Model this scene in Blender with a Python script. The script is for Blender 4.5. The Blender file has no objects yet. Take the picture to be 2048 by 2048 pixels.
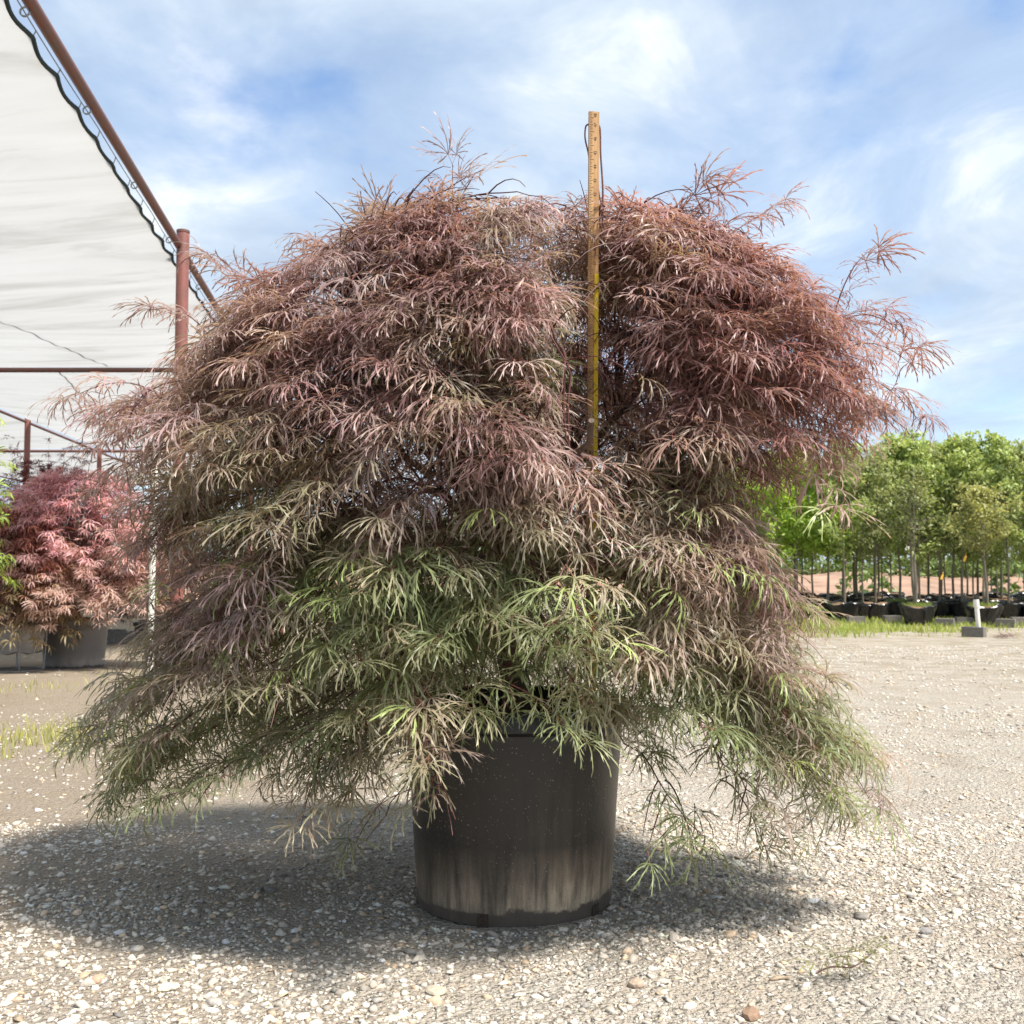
import bpy, bmesh, math, random
import numpy as np
from mathutils import Vector, Matrix

R = math.radians
rng = np.random.default_rng(11)
random.seed(5)
scn = bpy.context.scene
C = scn.collection

# ------------------------------------------------------------------ camera
F = 2048.0                       # focal length in photo pixels (photo is 2048 wide)
HOR = 1130.0                     # photo row of the horizon
PITCH = math.atan((HOR - 1024) / F)
CAMZ = 0.645
cam_d = bpy.data.cameras.new('camera')
cam = bpy.data.objects.new('camera', cam_d); C.objects.link(cam)
cam_d.sensor_width = 36; cam_d.lens = 36 * F / 2048
cam_d.clip_start = 0.05; cam_d.clip_end = 2000
cam.location = (0, 0, CAMZ)
cam.rotation_euler = (R(90) + PITCH, 0, 0)
cam_d.dof.use_dof = True; cam_d.dof.focus_distance = 1.75; cam_d.dof.aperture_fstop = 15
scn.camera = cam

# ------------------------------------------------------------------ sky and sun
SUN_AZ, SUN_EL = R(124), R(62)    # azimuth clockwise from +Y (high, from the front right)
sun_dir = Vector((math.sin(SUN_AZ) * math.cos(SUN_EL), math.cos(SUN_AZ) * math.cos(SUN_EL), math.sin(SUN_EL)))
w = bpy.data.worlds.new('World'); scn.world = w; w.use_nodes = True
nt = w.node_tree; nt.nodes.clear()


class NG:
    """tiny node helper"""
    def __init__(self, tree): self.t = tree

    def n(self, kind, **kw):
        nd = self.t.nodes.new(kind)
        for k, v in kw.items():
            if k.startswith('i_'):
                key = k[2:]
                key = int(key) if key.isdigit() else key.replace('_', ' ')
                if isinstance(v, bpy.types.NodeSocket): self.t.links.new(v, nd.inputs[key])
                else: nd.inputs[key].default_value = v
            else: setattr(nd, k, v)
        return nd

    def math(self, op, a, b=0.0, c=None, clamp=False):
        nd = self.t.nodes.new('ShaderNodeMath'); nd.operation = op; nd.use_clamp = clamp
        for i, v in enumerate((a, b, c)):
            if v is None: continue
            if isinstance(v, bpy.types.NodeSocket): self.t.links.new(v, nd.inputs[i])
            else: nd.inputs[i].default_value = v
        return nd.outputs[0]

    def mix(self, f, a, b, blend='MIX'):
        nd = self.t.nodes.new('ShaderNodeMix'); nd.data_type = 'RGBA'; nd.blend_type = blend
        for i, v in ((0, f), (6, a), (7, b)):
            if isinstance(v, bpy.types.NodeSocket): self.t.links.new(v, nd.inputs[i])
            elif i == 0: nd.inputs[0].default_value = v
            else: nd.inputs[i].default_value = (*v, 1.0) if len(v) == 3 else v
        return nd.outputs[2]

    def ramp(self, f, stops, interp='LINEAR'):
        nd = self.t.nodes.new('ShaderNodeValToRGB'); nd.color_ramp.interpolation = interp
        el = nd.color_ramp.elements
        while len(el) < len(stops): el.new(0.5)
        for e, (p, c) in zip(el, stops):
            e.position = p
            e.color = (c, c, c, 1) if isinstance(c, (int, float)) else (*c, 1)
        self.t.links.new(f, nd.inputs[0])
        return nd.outputs[0]

    def noise(self, vec, scale, detail=4, rough=0.55, dist=0.0, out=0):
        nd = self.t.nodes.new('ShaderNodeTexNoise')
        nd.inputs['Scale'].default_value = scale; nd.inputs['Detail'].default_value = detail
        nd.inputs['Roughness'].default_value = rough; nd.inputs['Distortion'].default_value = dist
        if vec is not None: self.t.links.new(vec, nd.inputs['Vector'])
        return nd.outputs[out]

    def link(self, a, b): self.t.links.new(a, b)


g = NG(nt)
tc = g.n('ShaderNodeTexCoord')
sep = g.n('ShaderNodeSeparateXYZ', i_0=tc.outputs['Generated'])
zz = g.math('ADD', g.math('ABSOLUTE', sep.outputs[2]), 0.16)
cv = g.n('ShaderNodeCombineXYZ', i_0=g.math('DIVIDE', sep.outputs[0], zz), i_1=g.math('DIVIDE', sep.outputs[1], zz), i_2=0.0)
mp = g.n('ShaderNodeMapping'); g.link(cv.outputs[0], mp.inputs[0])
mp.inputs['Location'].default_value = (12.6, -3.0, 5.0); mp.inputs['Rotation'].default_value = (0, 0, R(18))
mp.inputs['Scale'].default_value = (1.0, 0.8, 1.0)
n1 = g.noise(mp.outputs[0], 1.0, 7, 0.54, 0.35)
n2 = g.noise(mp.outputs[0], 2.1, 6, 0.55, 0.3)
cover = g.math('ADD', g.math('MULTIPLY', n1, 0.78), g.math('MULTIPLY', n2, 0.22))
mask = g.ramp(cover, [(0.35, 0.0), (0.45, 0.65), (0.54, 1.0)], 'EASE')
shade = g.ramp(g.noise(mp.outputs[0], 2.6, 7, 0.6, 0.5), [(0.34, (2.75, 3.4, 4.3)), (0.50, (3.35, 4.0, 4.8)), (0.59, (3.95, 4.5, 5.1)), (0.70, (5.6, 5.8, 6.0))])
sky = g.n('ShaderNodeTexSky', sky_type='NISHITA', sun_disc=False, sun_elevation=SUN_EL, sun_rotation=SUN_AZ)
sky.air_density = 1.0; sky.dust_density = 0.6; sky.ozone_density = 1.6
skyc = g.mix(1.0, sky.outputs[0], (1.0, 1.08, 1.15), 'MULTIPLY')
col = g.mix(mask, skyc, shade)
bg = g.n('ShaderNodeBackground', i_Color=col, i_Strength=0.073)
g.link(bg.outputs[0], g.n('ShaderNodeOutputWorld').inputs[0])

sl = bpy.data.lights.new('sun', 'SUN'); sl.energy = 3.4; sl.angle = R(7); sl.color = (1.0, 0.94, 0.86)
so = bpy.data.objects.new('sun', sl); C.objects.link(so)
so.rotation_euler = sun_dir.to_track_quat('Z', 'Y').to_euler(); so.location = (6, 4, 12)

vs = scn.view_settings
vs.view_transform = 'Standard'; vs.look = 'None'; vs.gamma = 1; vs.use_curve_mapping = False; vs.exposure = 1.48
cy = scn.cycles
cy.max_bounces = 7; cy.diffuse_bounces = 3; cy.glossy_bounces = 2; cy.transmission_bounces = 5; cy.transparent_max_bounces = 6
cy.use_denoising = True
cy.caustics_reflective = False; cy.caustics_refractive = False


# ------------------------------------------------------------------ placing helpers
def at(u, v, D):
    """photo pixel + distance along +Y -> point"""
    a = (u - 1024) / F; b = (1024 - v) / F
    cp, sp = math.cos(PITCH), math.sin(PITCH)
    d = Vector((a, cp - b * sp, sp + b * cp))
    return Vector((0, 0, CAMZ)) + d * (D / d.y)


def gz(x, y):
    """ground height: falls gently away from the camera, level by the container yard"""
    y = np.asarray(y, float)
    s = -0.041 * (np.minimum(y, 18.0) - 2.0)
    t = np.clip((y - 18.0) / 6.0, 0, 1)
    s = s - 0.041 * 6.0 * (t - t * t / 2) * 0.75
    return s


def gp(u, v):
    """photo pixel of a foot on the ground -> point on the ground"""
    lo, hi = 0.8, 120.0
    for _ in range(60):
        m = (lo + hi) / 2
        p = at(u, v, m)
        if p.z > float(gz(p.x, p.y)): lo = m
        else: hi = m
    p = at(u, v, lo); p.z = float(gz(p.x, p.y)); return p


# ------------------------------------------------------------------ object helpers
def link(o, parent=None):
    C.objects.link(o)
    if parent is not None: o.parent = parent
    return o


def tag(o, label=None, cat=None, group=None, kind=None):
    if label: o['label'] = label
    if cat: o['category'] = cat
    if group: o['group'] = group
    if kind: o['kind'] = kind
    return o


def empty(name, loc, label, cat, group=None, rz=0.0):
    o = bpy.data.objects.new(name, None); C.objects.link(o)
    o.location = loc; o.rotation_euler = (0, 0, rz); o.empty_display_size = 0.1
    return tag(o, label, cat, group)


def np_mesh(name, V, T, col=None, smooth=False, mat=None):
    """big triangle/quad mesh from numpy arrays"""
    V = np.asarray(V, np.float32); T = np.asarray(T, np.int32)
    k = T.shape[1]
    me = bpy.data.meshes.new(name)
    me.vertices.add(len(V)); me.vertices.foreach_set('co', V.ravel())
    me.loops.add(T.size); me.loops.foreach_set('vertex_index', T.ravel())
    me.polygons.add(len(T)); me.polygons.foreach_set('loop_start', np.arange(0, T.size, k, dtype=np.int32))
    me.polygons.foreach_set('loop_total', np.full(len(T), k, np.int32))
    if smooth: me.polygons.foreach_set('use_smooth', np.ones(len(T), bool))
    me.update(calc_edges=True)
    if col is not None:
        a = me.color_attributes.new('tint', 'FLOAT_COLOR', 'POINT')
        c4 = np.ones((len(V), 4), np.float32); c4[:, :3] = col
        a.data.foreach_set('color', c4.ravel())
    if mat: me.materials.append(mat)
    return me


class MB:
    """collects simple shapes into one mesh"""
    def __init__(self): self.v = []; self.f = []

    def add(self, vs_, fs):
        b = len(self.v); self.v += [tuple(p) for p in vs_]; self.f += [tuple(b + i for i in q) for q in fs]; return self

    def box(self, lo, hi):
        x0, y0, z0 = lo; x1, y1, z1 = hi
        return self.add([(x0, y0, z0), (x1, y0, z0), (x1, y1, z0), (x0, y1, z0), (x0, y0, z1), (x1, y0, z1), (x1, y1, z1), (x0, y1, z1)],
                        [(0, 3, 2, 1), (4, 5, 6, 7), (0, 1, 5, 4), (1, 2, 6, 5), (2, 3, 7, 6), (3, 0, 4, 7)])

    def tube(self, pts, rad, n=8, cap=True):
        pts = [Vector(p) for p in pts]
        if not hasattr(rad, '__len__'): rad = [rad] * len(pts)
        vs_, fs = [], []
        up = Vector((0, 0, 1))
        prev = None
        for i, p in enumerate(pts):
            t = (pts[min(i + 1, len(pts) - 1)] - pts[max(i - 1, 0)]).normalized()
            if prev is None:
                a = t.cross(up if abs(t.z) < 0.9 else Vector((1, 0, 0))).normalized()
            else:
                a = (prev - t * prev.dot(t)).normalized()
            prev = a; b = t.cross(a)
            for k in range(n):
                an = 2 * math.pi * k / n
                vs_.append(p + (a * math.cos(an) + b * math.sin(an)) * rad[i])
        for i in range(len(pts) - 1):
            for k in range(n):
                k2 = (k + 1) % n
                fs.append((i * n + k, i * n + k2, (i + 1) * n + k2, (i + 1) * n + k))
        if cap:
            fs.append(tuple(range(n - 1, -1, -1))); fs.append(tuple((len(pts) - 1) * n + k for k in range(n)))
        return self.add(vs_, fs)

    def lathe(self, prof, n=48, cx=0, cy=0, wob=None, close=True):
        vs_, fs = [], []
        for (r, z) in prof:
            for k in range(n):
                a = 2 * math.pi * k / n
                dr, dz = wob(a, z, r) if wob else (0, 0)
                vs_.append((cx + (r + dr) * math.cos(a), cy + (r + dr) * math.sin(a), z + dz))
        for i in range(len(prof) - 1):
            for k in range(n):
                k2 = (k + 1) % n
                fs.append((i * n + k, i * n + k2, (i + 1) * n + k2, (i + 1) * n + k))
        if close: fs.append(tuple(range(n - 1, -1, -1)))
        return self.add(vs_, fs)

    def mesh(self, name, mat, smooth=False):
        me = bpy.data.meshes.new(name); me.from_pydata(self.v, [], self.f); me.update()
        if mat: me.materials.append(mat)
        if smooth:
            me.polygons.foreach_set('use_smooth', np.ones(len(me.polygons), bool))
            me.set_sharp_from_angle(angle=R(35))
        return me

    def build(self, name, mat, parent=None, smooth=False, loc=None):
        o = bpy.data.objects.new(name, self.mesh(name, mat, smooth))
        if loc is not None: o.location = loc
        return link(o, parent)


# ------------------------------------------------------------------ materials
def new_mat(name):
    m = bpy.data.materials.new(name); m.use_nodes = True
    t = m.node_tree; t.nodes.clear()
    gg = NG(t); out = gg.n('ShaderNodeOutputMaterial')
    return m, gg, out


def simple(name, base, rough=0.6, var=0.25, scale=30.0, bump=0.15, bscale=None, metallic=0.0, spec=0.5, base2=None, detail=6):
    m, gg, out = new_mat(name)
    c = gg.n('ShaderNodeTexCoord')
    nz = gg.noise(c.outputs['Object'], scale, detail, 0.6)
    b2 = base2 or tuple(x * (1 - var) for x in base)
    colr = gg.ramp(nz, [(0.32, b2), (0.68, base)])
    bp = gg.n('ShaderNodeBump', i_Height=gg.noise(c.outputs['Object'], bscale or scale * 3, 4, 0.6), i_Strength=bump, i_Distance=0.01)
    p = gg.n('ShaderNodeBsdfPrincipled', i_Base_Color=colr, i_Roughness=rough, i_Metallic=metallic, i_Normal=bp.outputs[0])
    p.inputs['Specular IOR Level'].default_value = spec
    gg.link(p.outputs[0], out.inputs[0])
    return m


def leaf_mat(name, source='attr', trans=0.42, rough=0.42, spec=0.42, vein=1.0):
    m, gg, out = new_mat(name)
    if source == 'attr':
        a = gg.n('ShaderNodeAttribute', attribute_name='tint'); c0 = a.outputs['Color']
    else:
        a = gg.n('ShaderNodeAttribute', attribute_name='tint')
        oi = gg.n('ShaderNodeObjectInfo'); c0 = gg.mix(1.0, a.outputs['Color'], oi.outputs['Color'], 'MULTIPLY')
    p = gg.n('ShaderNodeBsdfPrincipled', i_Base_Color=c0, i_Roughness=rough)
    p.inputs['Specular IOR Level'].default_value = spec
    tcol = gg.mix(1.0, c0, (1.25, 1.15, 0.8), 'MULTIPLY')
    tr = gg.n('ShaderNodeBsdfTranslucent', i_Color=tcol)
    mx = gg.n('ShaderNodeMixShader', i_0=trans, i_1=p.outputs[0], i_2=tr.outputs[0])
    gg.link(mx.outputs[0], out.inputs[0])
    return m


M = {}
M['leaf'] = leaf_mat('laceleaf_foliage')
M['leaf_single'] = leaf_mat('laceleaf_single', 'object')
M['leaf_far'] = leaf_mat('broadleaf_foliage', trans=0.4, rough=0.5)
M['bark'] = simple('maple_bark', (0.16, 0.11, 0.085), 0.75, 0.5, 40, 0.5)
M['twig'] = simple('young_twig', (0.13, 0.045, 0.04), 0.5, 0.45, 25, 0.1)
M['trunk'] = simple('sapling_bark', (0.22, 0.19, 0.14), 0.8, 0.45, 22, 0.4)
M['soil'] = simple('potting_soil', (0.10, 0.065, 0.045), 0.95, 0.6, 60, 1.0)
M['pipe_red'] = simple('red_oxide_steel', (0.25, 0.085, 0.068), 0.5, 0.35, 9, 0.08, base2=(0.17, 0.07, 0.055))
M['pipe_rust'] = simple('rusty_steel_pipe', (0.17, 0.055, 0.042), 0.55, 0.4, 9, 0.12, base2=(0.12, 0.075, 0.06))
M['cable'] = simple('wire_cable', (0.16, 0.16, 0.16), 0.45, 0.3, 30, 0.1)
M['hem'] = simple('dark_green_rope_hem', (0.012, 0.028, 0.03), 0.7, 0.4, 60, 0.2)
M['galv'] = simple('galvanised_wire', (0.35, 0.35, 0.35), 0.4, 0.3, 60, 0.1, metallic=0.7)
M['pvc'] = simple('white_pvc', (0.78, 0.75, 0.66), 0.4, 0.14, 12, 0.05)
M['concrete'] = simple('concrete_block', (0.24, 0.22, 0.19), 0.95, 0.4, 45, 0.5)
M['concrete_dark'] = simple('dark_concrete_block', (0.22, 0.20, 0.175), 0.95, 0.45, 45, 0.5)  # slightly darker grey than the plain concrete
M['bag'] = simple('black_plastic_bag', (0.017, 0.018, 0.021), 0.27, 0.4, 7, 0.9, bscale=9)
M['bag_soil'] = simple('bag_soil', (0.24, 0.15, 0.085), 0.95, 0.5, 30, 0.6)
M['leather'] = simple('leather_thong', (0.19, 0.085, 0.065), 0.6, 0.35, 80, 0.2)
M['ink'] = simple('printed_ink', (0.05, 0.038, 0.03), 0.7, 0.3, 200, 0.0)
M['yellow'] = simple('yellow_paint', (0.88, 0.62, 0.02), 0.45, 0.12, 60, 0.05)
M['black_head'] = simple('black_sprinkler_plastic', (0.03, 0.03, 0.03), 0.5, 0.3, 40, 0.1)
M['basket_cloth'] = simple('pale_plastic_liner', (0.40, 0.38, 0.37), 0.5, 0.35, 14, 0.8, bscale=14)
M['tag_yellow'] = simple('yellow_tag', (0.8, 0.45, 0.03), 0.5, 0.1, 40, 0.0)
M['tag_white'] = simple('white_tag', (0.75, 0.75, 0.75), 0.5, 0.1, 40, 0.0)


def wood_mat():
    m, gg, out = new_mat('ruler_wood')
    c = gg.n('ShaderNodeTexCoord')
    mpn = gg.n('ShaderNodeMapping'); gg.link(c.outputs['Object'], mpn.inputs[0]); mpn.inputs['Scale'].default_value = (160, 60, 7)
    a = gg.noise(mpn.outputs[0], 1.0, 6, 0.6, 0.4)
    b = gg.noise(c.outputs['Object'], 22, 4, 0.6)
    c1 = gg.ramp(a, [(0.3, (0.40, 0.205, 0.08)), (0.7, (0.64, 0.40, 0.17))])
    c2 = gg.mix(gg.ramp(b, [(0.45, 0.0), (0.75, 0.45)]), c1, (0.26, 0.13, 0.06))
    p = gg.n('ShaderNodeBsdfPrincipled', i_Base_Color=c2, i_Roughness=0.5)
    gg.link(p.outputs[0], out.inputs[0]); return m


M['wood'] = wood_mat()


def pot_mat(name, base=(0.010, 0.0105, 0.0115), dust=(0.50, 0.39, 0.27), h=0.38, amount=1.0, haze=0.0):
    """black nursery plastic, dusty towards the foot, splashed specks and a damp irregular band at the bottom"""
    m, gg, out = new_mat(name)
    c = gg.n('ShaderNodeTexCoord')
    s = gg.n('ShaderNodeSeparateXYZ', i_0=c.outputs['Object'])
    zrel = gg.math('DIVIDE', s.outputs[2], h)
    st = gg.n('ShaderNodeMapping'); gg.link(c.outputs['Object'], st.inputs[0]); st.inputs['Scale'].default_value = (60, 60, 5)
    streak = gg.noise(st.outputs[0], 1.0, 6, 0.65, 0.3)
    big = gg.noise(c.outputs['Object'], 6.0, 4, 0.6, 0.6)
    fine = gg.noise(c.outputs['Object'], 300, 3, 0.7)
    # dust: strong low down, broken by streaks
    fall = gg.ramp(zrel, [(0.0, 1.0), (0.13, 1.0), (0.24, 0.42), (0.38, 0.06), (1.0, 0.004)])
    side = gg.ramp(s.outputs[0], [(0.0, 0.55), (0.09, 1.0), (0.2, 0.8)])
    d = gg.math('MULTIPLY', gg.math('MULTIPLY', fall, gg.ramp(streak, [(0.3, 0.15), (0.66, 1.0)])), gg.ramp(big, [(0.3, 0.35), (0.65, 1.1)]))
    d = gg.math('MULTIPLY', gg.math('MULTIPLY', d, side), gg.math('ADD', 0.55, gg.math('MULTIPLY', fine, 0.8)))
    d = gg.math('ADD', gg.math('MULTIPLY', d, amount * 1.6), haze, clamp=True)
    v = gg.n('ShaderNodeTexVoronoi', i_Vector=c.outputs['Object'], i_Scale=150.0)
    sp = gg.math('MULTIPLY', gg.ramp(v.outputs['Distance'], [(0.06, 1.0), (0.16, 0.0)]), gg.ramp(gg.noise(c.outputs['Object'], 30, 2), [(0.36, 0.0), (0.56, 0.9)]))
    col1 = gg.mix(d, base, dust)
    col2 = gg.mix(sp, col1, (0.38, 0.34, 0.29))
    # damp band
    an = gg.math('ADD', gg.math('MULTIPLY', gg.noise(c.outputs['Object'], 17, 5, 0.65), 0.17), 0.0)
    wet = gg.ramp(gg.math('ADD', gg.math('SUBTRACT', an, zrel), gg.math('MULTIPLY', gg.math('SUBTRACT', fine, 0.5), 0.05)), [(0.0, 0.0), (0.014, 0.9)])
    col3 = gg.mix(wet, col2, gg.mix(fine, (0.045, 0.036, 0.03), (0.085, 0.065, 0.05)))
    bp = gg.n('ShaderNodeBump', i_Height=gg.noise(c.outputs['Object'], 120, 4, 0.6), i_Strength=0.18, i_Distance=0.004)
    rg = gg.math('ADD', 0.38, gg.math('MULTIPLY', d, 0.5), clamp=True)
    p = gg.n('ShaderNodeBsdfPrincipled', i_Base_Color=col3, i_Roughness=rg, i_Normal=bp.outputs[0])
    gg.link(p.outputs[0], out.inputs[0]); return m


M['pot'] = pot_mat('black_nursery_pot')
M['pot_far'] = pot_mat('weathered_nursery_pot', (0.10, 0.10, 0.105), (0.34, 0.30, 0.25), 0.45, 1.0, 0.25)


def cloth_mat():
    m, gg, out = new_mat('white_shade_cloth')
    c = gg.n('ShaderNodeTexCoord')
    mpn = gg.n('ShaderNodeMapping'); gg.link(c.outputs['Object'], mpn.inputs[0]); mpn.inputs['Scale'].default_value = (0.35, 1.6, 1); mpn.inputs['Rotation'].default_value = (0, 0, R(7))
    a = gg.noise(mpn.outputs[0], 1.2, 6, 0.62, 0.8)
    b = gg.noise(c.outputs['Object'], 260, 2, 0.5)
    c1 = gg.ramp(a, [(0.30, (0.36, 0.365, 0.355)), (0.48, (0.465, 0.475, 0.475)), (0.7, (0.505, 0.515, 0.52))])
    c2 = gg.mix(gg.ramp(b, [(0.35, 0.10), (0.6, 0.0)]), c1, (0.55, 0.54, 0.5))
    d = gg.n('ShaderNodeBsdfDiffuse', i_Color=c2)
    t = gg.n('ShaderNodeBsdfTranslucent', i_Color=c2)
    mx = gg.n('ShaderNodeMixShader', i_0=0.5, i_1=d.outputs[0], i_2=t.outputs[0])
    gg.link(mx.outputs[0], out.inputs[0]); return m


M['cloth'] = cloth_mat()


def ground_mat():
    m, gg, out = new_mat('gravel_ground')
    c = gg.n('ShaderNodeTexCoord'); o = c.outputs['Object']
    s = gg.n('ShaderNodeSeparateXYZ', i_0=o)
    big = gg.noise(o, 0.55, 5, 0.6, 0.4)
    mid = gg.noise(o, 5.0, 5, 0.65)
    v1 = gg.n('ShaderNodeTexVoronoi', i_Vector=o, i_Scale=72.0)
    v2 = gg.n('ShaderNodeTexVoronoi', i_Vector=o, i_Scale=150.0)
    fine = gg.noise(o, 420, 3, 0.7)
    stone = gg.mix(gg.ramp(v1.outputs['Color'], [(0.1, 0.0), (0.9, 1.0)]), (0.40, 0.36, 0.31), (0.59, 0.545, 0.48))
    fines = gg.mix(fine, (0.355, 0.30, 0.235), (0.585, 0.52, 0.43))
    chips = gg.mix(gg.ramp(v2.outputs['Color'], [(0.2, 0.0), (0.8, 1.0)]), (0.34, 0.30, 0.25), (0.62, 0.57, 0.48))
    base = gg.mix(gg.ramp(mid, [(0.38, 0.0), (0.6, 1.0)]), fines, chips)
    base = gg.mix(gg.ramp(mid, [(0.5, 0.0), (0.72, 0.8)]), base, stone)
    # trodden brown earth: on the left side and in patches
    left = gg.ramp(gg.math('ADD', gg.math('MULTIPLY', s.outputs[0], -0.46), gg.math('MULTIPLY', big, 1.2)), [(0.62, 0.0), (1.05, 0.85)])
    patch = gg.ramp(gg.noise(o, 1.6, 6, 0.65, 0.5), [(0.53, 0.0), (0.68, 0.75)])
    brown = gg.mix(fine, (0.20, 0.145, 0.095), (0.34, 0.265, 0.185))
    bm_ = gg.math('MAXIMUM', left, gg.math('MULTIPLY', patch, 0.75))
    base = gg.mix(gg.math('MULTIPLY', bm_, gg.ramp(fine, [(0.3, 1.0), (0.75, 0.55)])), base, brown)
    mott = gg.ramp(gg.noise(o, 2.6, 7, 0.7, 0.6), [(0.40, 0.0), (0.62, 1.0)])
    faru = gg.ramp(gg.math('MULTIPLY', s.outputs[1], 0.05), [(0.12, 0.0), (0.45, 0.7), (0.9, 1.0)])
    base = gg.mix(gg.math('MULTIPLY', mott, faru), base, gg.mix(mid, (0.22, 0.17, 0.12), (0.36, 0.31, 0.20)))
    # beyond the yard: red clay
    far = gg.ramp(gg.math('MULTIPLY', s.outputs[1], 0.01), [(0.37, 0.0), (0.44, 1.0)])
    base = gg.mix(far, base, gg.mix(mid, (0.33, 0.21, 0.145), (0.43, 0.31, 0.225)))
    h = gg.math('ADD', gg.math('MULTIPLY', v1.outputs['Distance'], -0.9), gg.math('MULTIPLY', v2.outputs['Distance'], -0.6))
    h = gg.math('ADD', h, gg.math('MULTIPLY', fine, 0.35))
    h = gg.math('ADD', h, gg.math('MULTIPLY', gg.noise(o, 16, 6, 0.75), 2.2))
    bp = gg.n('ShaderNodeBump', i_Height=h, i_Strength=1.0, i_Distance=0.016)
    p = gg.n('ShaderNodeBsdfPrincipled', i_Base_Color=base, i_Roughness=0.95, i_Normal=bp.outputs[0])
    p.inputs['Specular IOR Level'].default_value = 0.2
    gg.link(p.outputs[0], out.inputs[0]); return m


M['ground'] = ground_mat()


def stone_mat():
    m, gg, out = new_mat('crushed_limestone')
    a = gg.n('ShaderNodeAttribute', attribute_name='tint')
    c = gg.n('ShaderNodeTexCoord')
    nz = gg.noise(c.outputs['Object'], 160, 4, 0.65)
    col_ = gg.mix(1.0, a.outputs['Color'], gg.ramp(nz, [(0.3, (0.72, 0.70, 0.66)), (0.65, (1.1, 1.08, 1.05))]), 'MULTIPLY')
    bp = gg.n('ShaderNodeBump', i_Height=nz, i_Strength=0.5, i_Distance=0.003)
    p = gg.n('ShaderNodeBsdfPrincipled', i_Base_Color=col_, i_Roughness=0.9, i_Normal=bp.outputs[0])
    p.inputs['Specular IOR Level'].default_value = 0.25
    gg.link(p.outputs[0], out.inputs[0]); return m


M['stone'] = stone_mat()
M['clay'] = simple('red_clay_bank', (0.36, 0.225, 0.155), 0.95, 0.4, 0.7, 0.6, base2=(0.17, 0.11, 0.075))

# ------------------------------------------------------------------ ground sheet
ys = np.unique(np.concatenate([np.linspace(-6, 0.8, 12), np.linspace(0.8, 4, 90), np.linspace(4, 12, 70), np.linspace(12, 30, 60), np.geomspace(30, 420, 40)]))
xs = np.unique(np.concatenate([-np.geomspace(3, 260, 30), np.linspace(-3, 3, 150), np.geomspace(3, 260, 30)]))
X, Y = np.meshgrid(xs, ys)
fade = np.clip((16 - Y) / 12, 0, 1)
Z = gz(X, Y) + fade * (0.006 * np.sin(3.1 * X + 1.3 * np.sin(2.2 * Y)) + 0.004 * np.sin(7.3 * Y + 2.1 * X) + 0.002 * np.sin(17 * X - 13 * Y))
nx, ny = len(xs), len(ys)
idx = np.arange(nx * ny).reshape(ny, nx)
quads = np.stack([idx[:-1, :-1], idx[:-1, 1:], idx[1:, 1:], idx[1:, :-1]], -1).reshape(-1, 4)
o = link(bpy.data.objects.new('ground', np_mesh('ground', np.stack([X, Y, Z], -1).reshape(-1, 3), quads, smooth=True, mat=M['ground'])))
tag(o, kind='structure')


def ground_fine(x, y):
    f = np.clip((16 - y) / 12, 0, 1)
    return gz(x, y) + f * (0.006 * np.sin(3.1 * x + 1.3 * np.sin(2.2 * y)) + 0.004 * np.sin(7.3 * y + 2.1 * x) + 0.002 * np.sin(17 * x - 13 * y))


# clay bank behind the yard
bx = np.linspace(-70, 110, 120); by = np.linspace(47, 62, 18)
X, Y = np.meshgrid(bx, by)
t = np.clip((Y - 47.5) / 8, 0, 1)
Z = gz(X, Y) - 0.05 + (1.05 + 0.18 * np.sin(X * 0.21) + 0.12 * np.sin(X * 0.73)) * (t * t * (3 - 2 * t)) + rng.normal(0, 0.04, X.shape) * t
idx = np.arange(X.size).reshape(X.shape)
quads = np.stack([idx[:-1, :-1], idx[:-1, 1:], idx[1:, 1:], idx[1:, :-1]], -1).reshape(-1, 4)
tag(link(bpy.data.objects.new('clay_bank', np_mesh('clay_bank', np.stack([X, Y, Z], -1).reshape(-1, 3), quads, smooth=True, mat=M['clay']))), kind='structure')

# ------------------------------------------------------------------ loose gravel (stuff)
phi = (1 + 5 ** 0.5) / 2
ico = np.array([(-1, phi, 0), (1, phi, 0), (-1, -phi, 0), (1, -phi, 0), (0, -1, phi), (0, 1, phi), (0, -1, -phi), (0, 1, -phi), (phi, 0, -1), (phi, 0, 1), (-phi, 0, -1), (-phi, 0, 1)]) / math.sqrt(1 + phi * phi)
icoT = np.array([(0, 11, 5), (0, 5, 1), (0, 1, 7), (0, 7, 10), (0, 10, 11), (1, 5, 9), (5, 11, 4), (11, 10, 2), (10, 7, 6), (7, 1, 8), (3, 9, 4), (3, 4, 2), (3, 2, 6), (3, 6, 8), (3, 8, 9), (4, 9, 5), (2, 4, 11), (6, 2, 10), (8, 6, 7), (9, 8, 1)])


def vnoise(x, y, s, seed=0):
    """cheap smooth value noise"""
    r_ = np.random.default_rng(seed).random((64, 64))
    x = x * s + 1000; y = y * s + 1000
    xi = np.floor(x).astype(int); yi = np.floor(y).astype(int); fx = x - xi; fy = y - yi
    fx = fx * fx * (3 - 2 * fx); fy = fy * fy * (3 - 2 * fy)
    q = lambda a, b: r_[a % 64, b % 64]
    return (q(xi, yi) * (1 - fx) + q(xi + 1, yi) * fx) * (1 - fy) + (q(xi, yi + 1) * (1 - fx) + q(xi + 1, yi + 1) * fx) * fy


octa = np.array([(1, 0, 0), (-1, 0, 0), (0, 1, 0), (0, -1, 0), (0, 0, 1), (0, 0, -1)], float)
octaT = np.array([(0, 2, 4), (2, 1, 4), (1, 3, 4), (3, 0, 4), (2, 0, 5), (1, 2, 5), (3, 1, 5), (0, 3, 5)])


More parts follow.
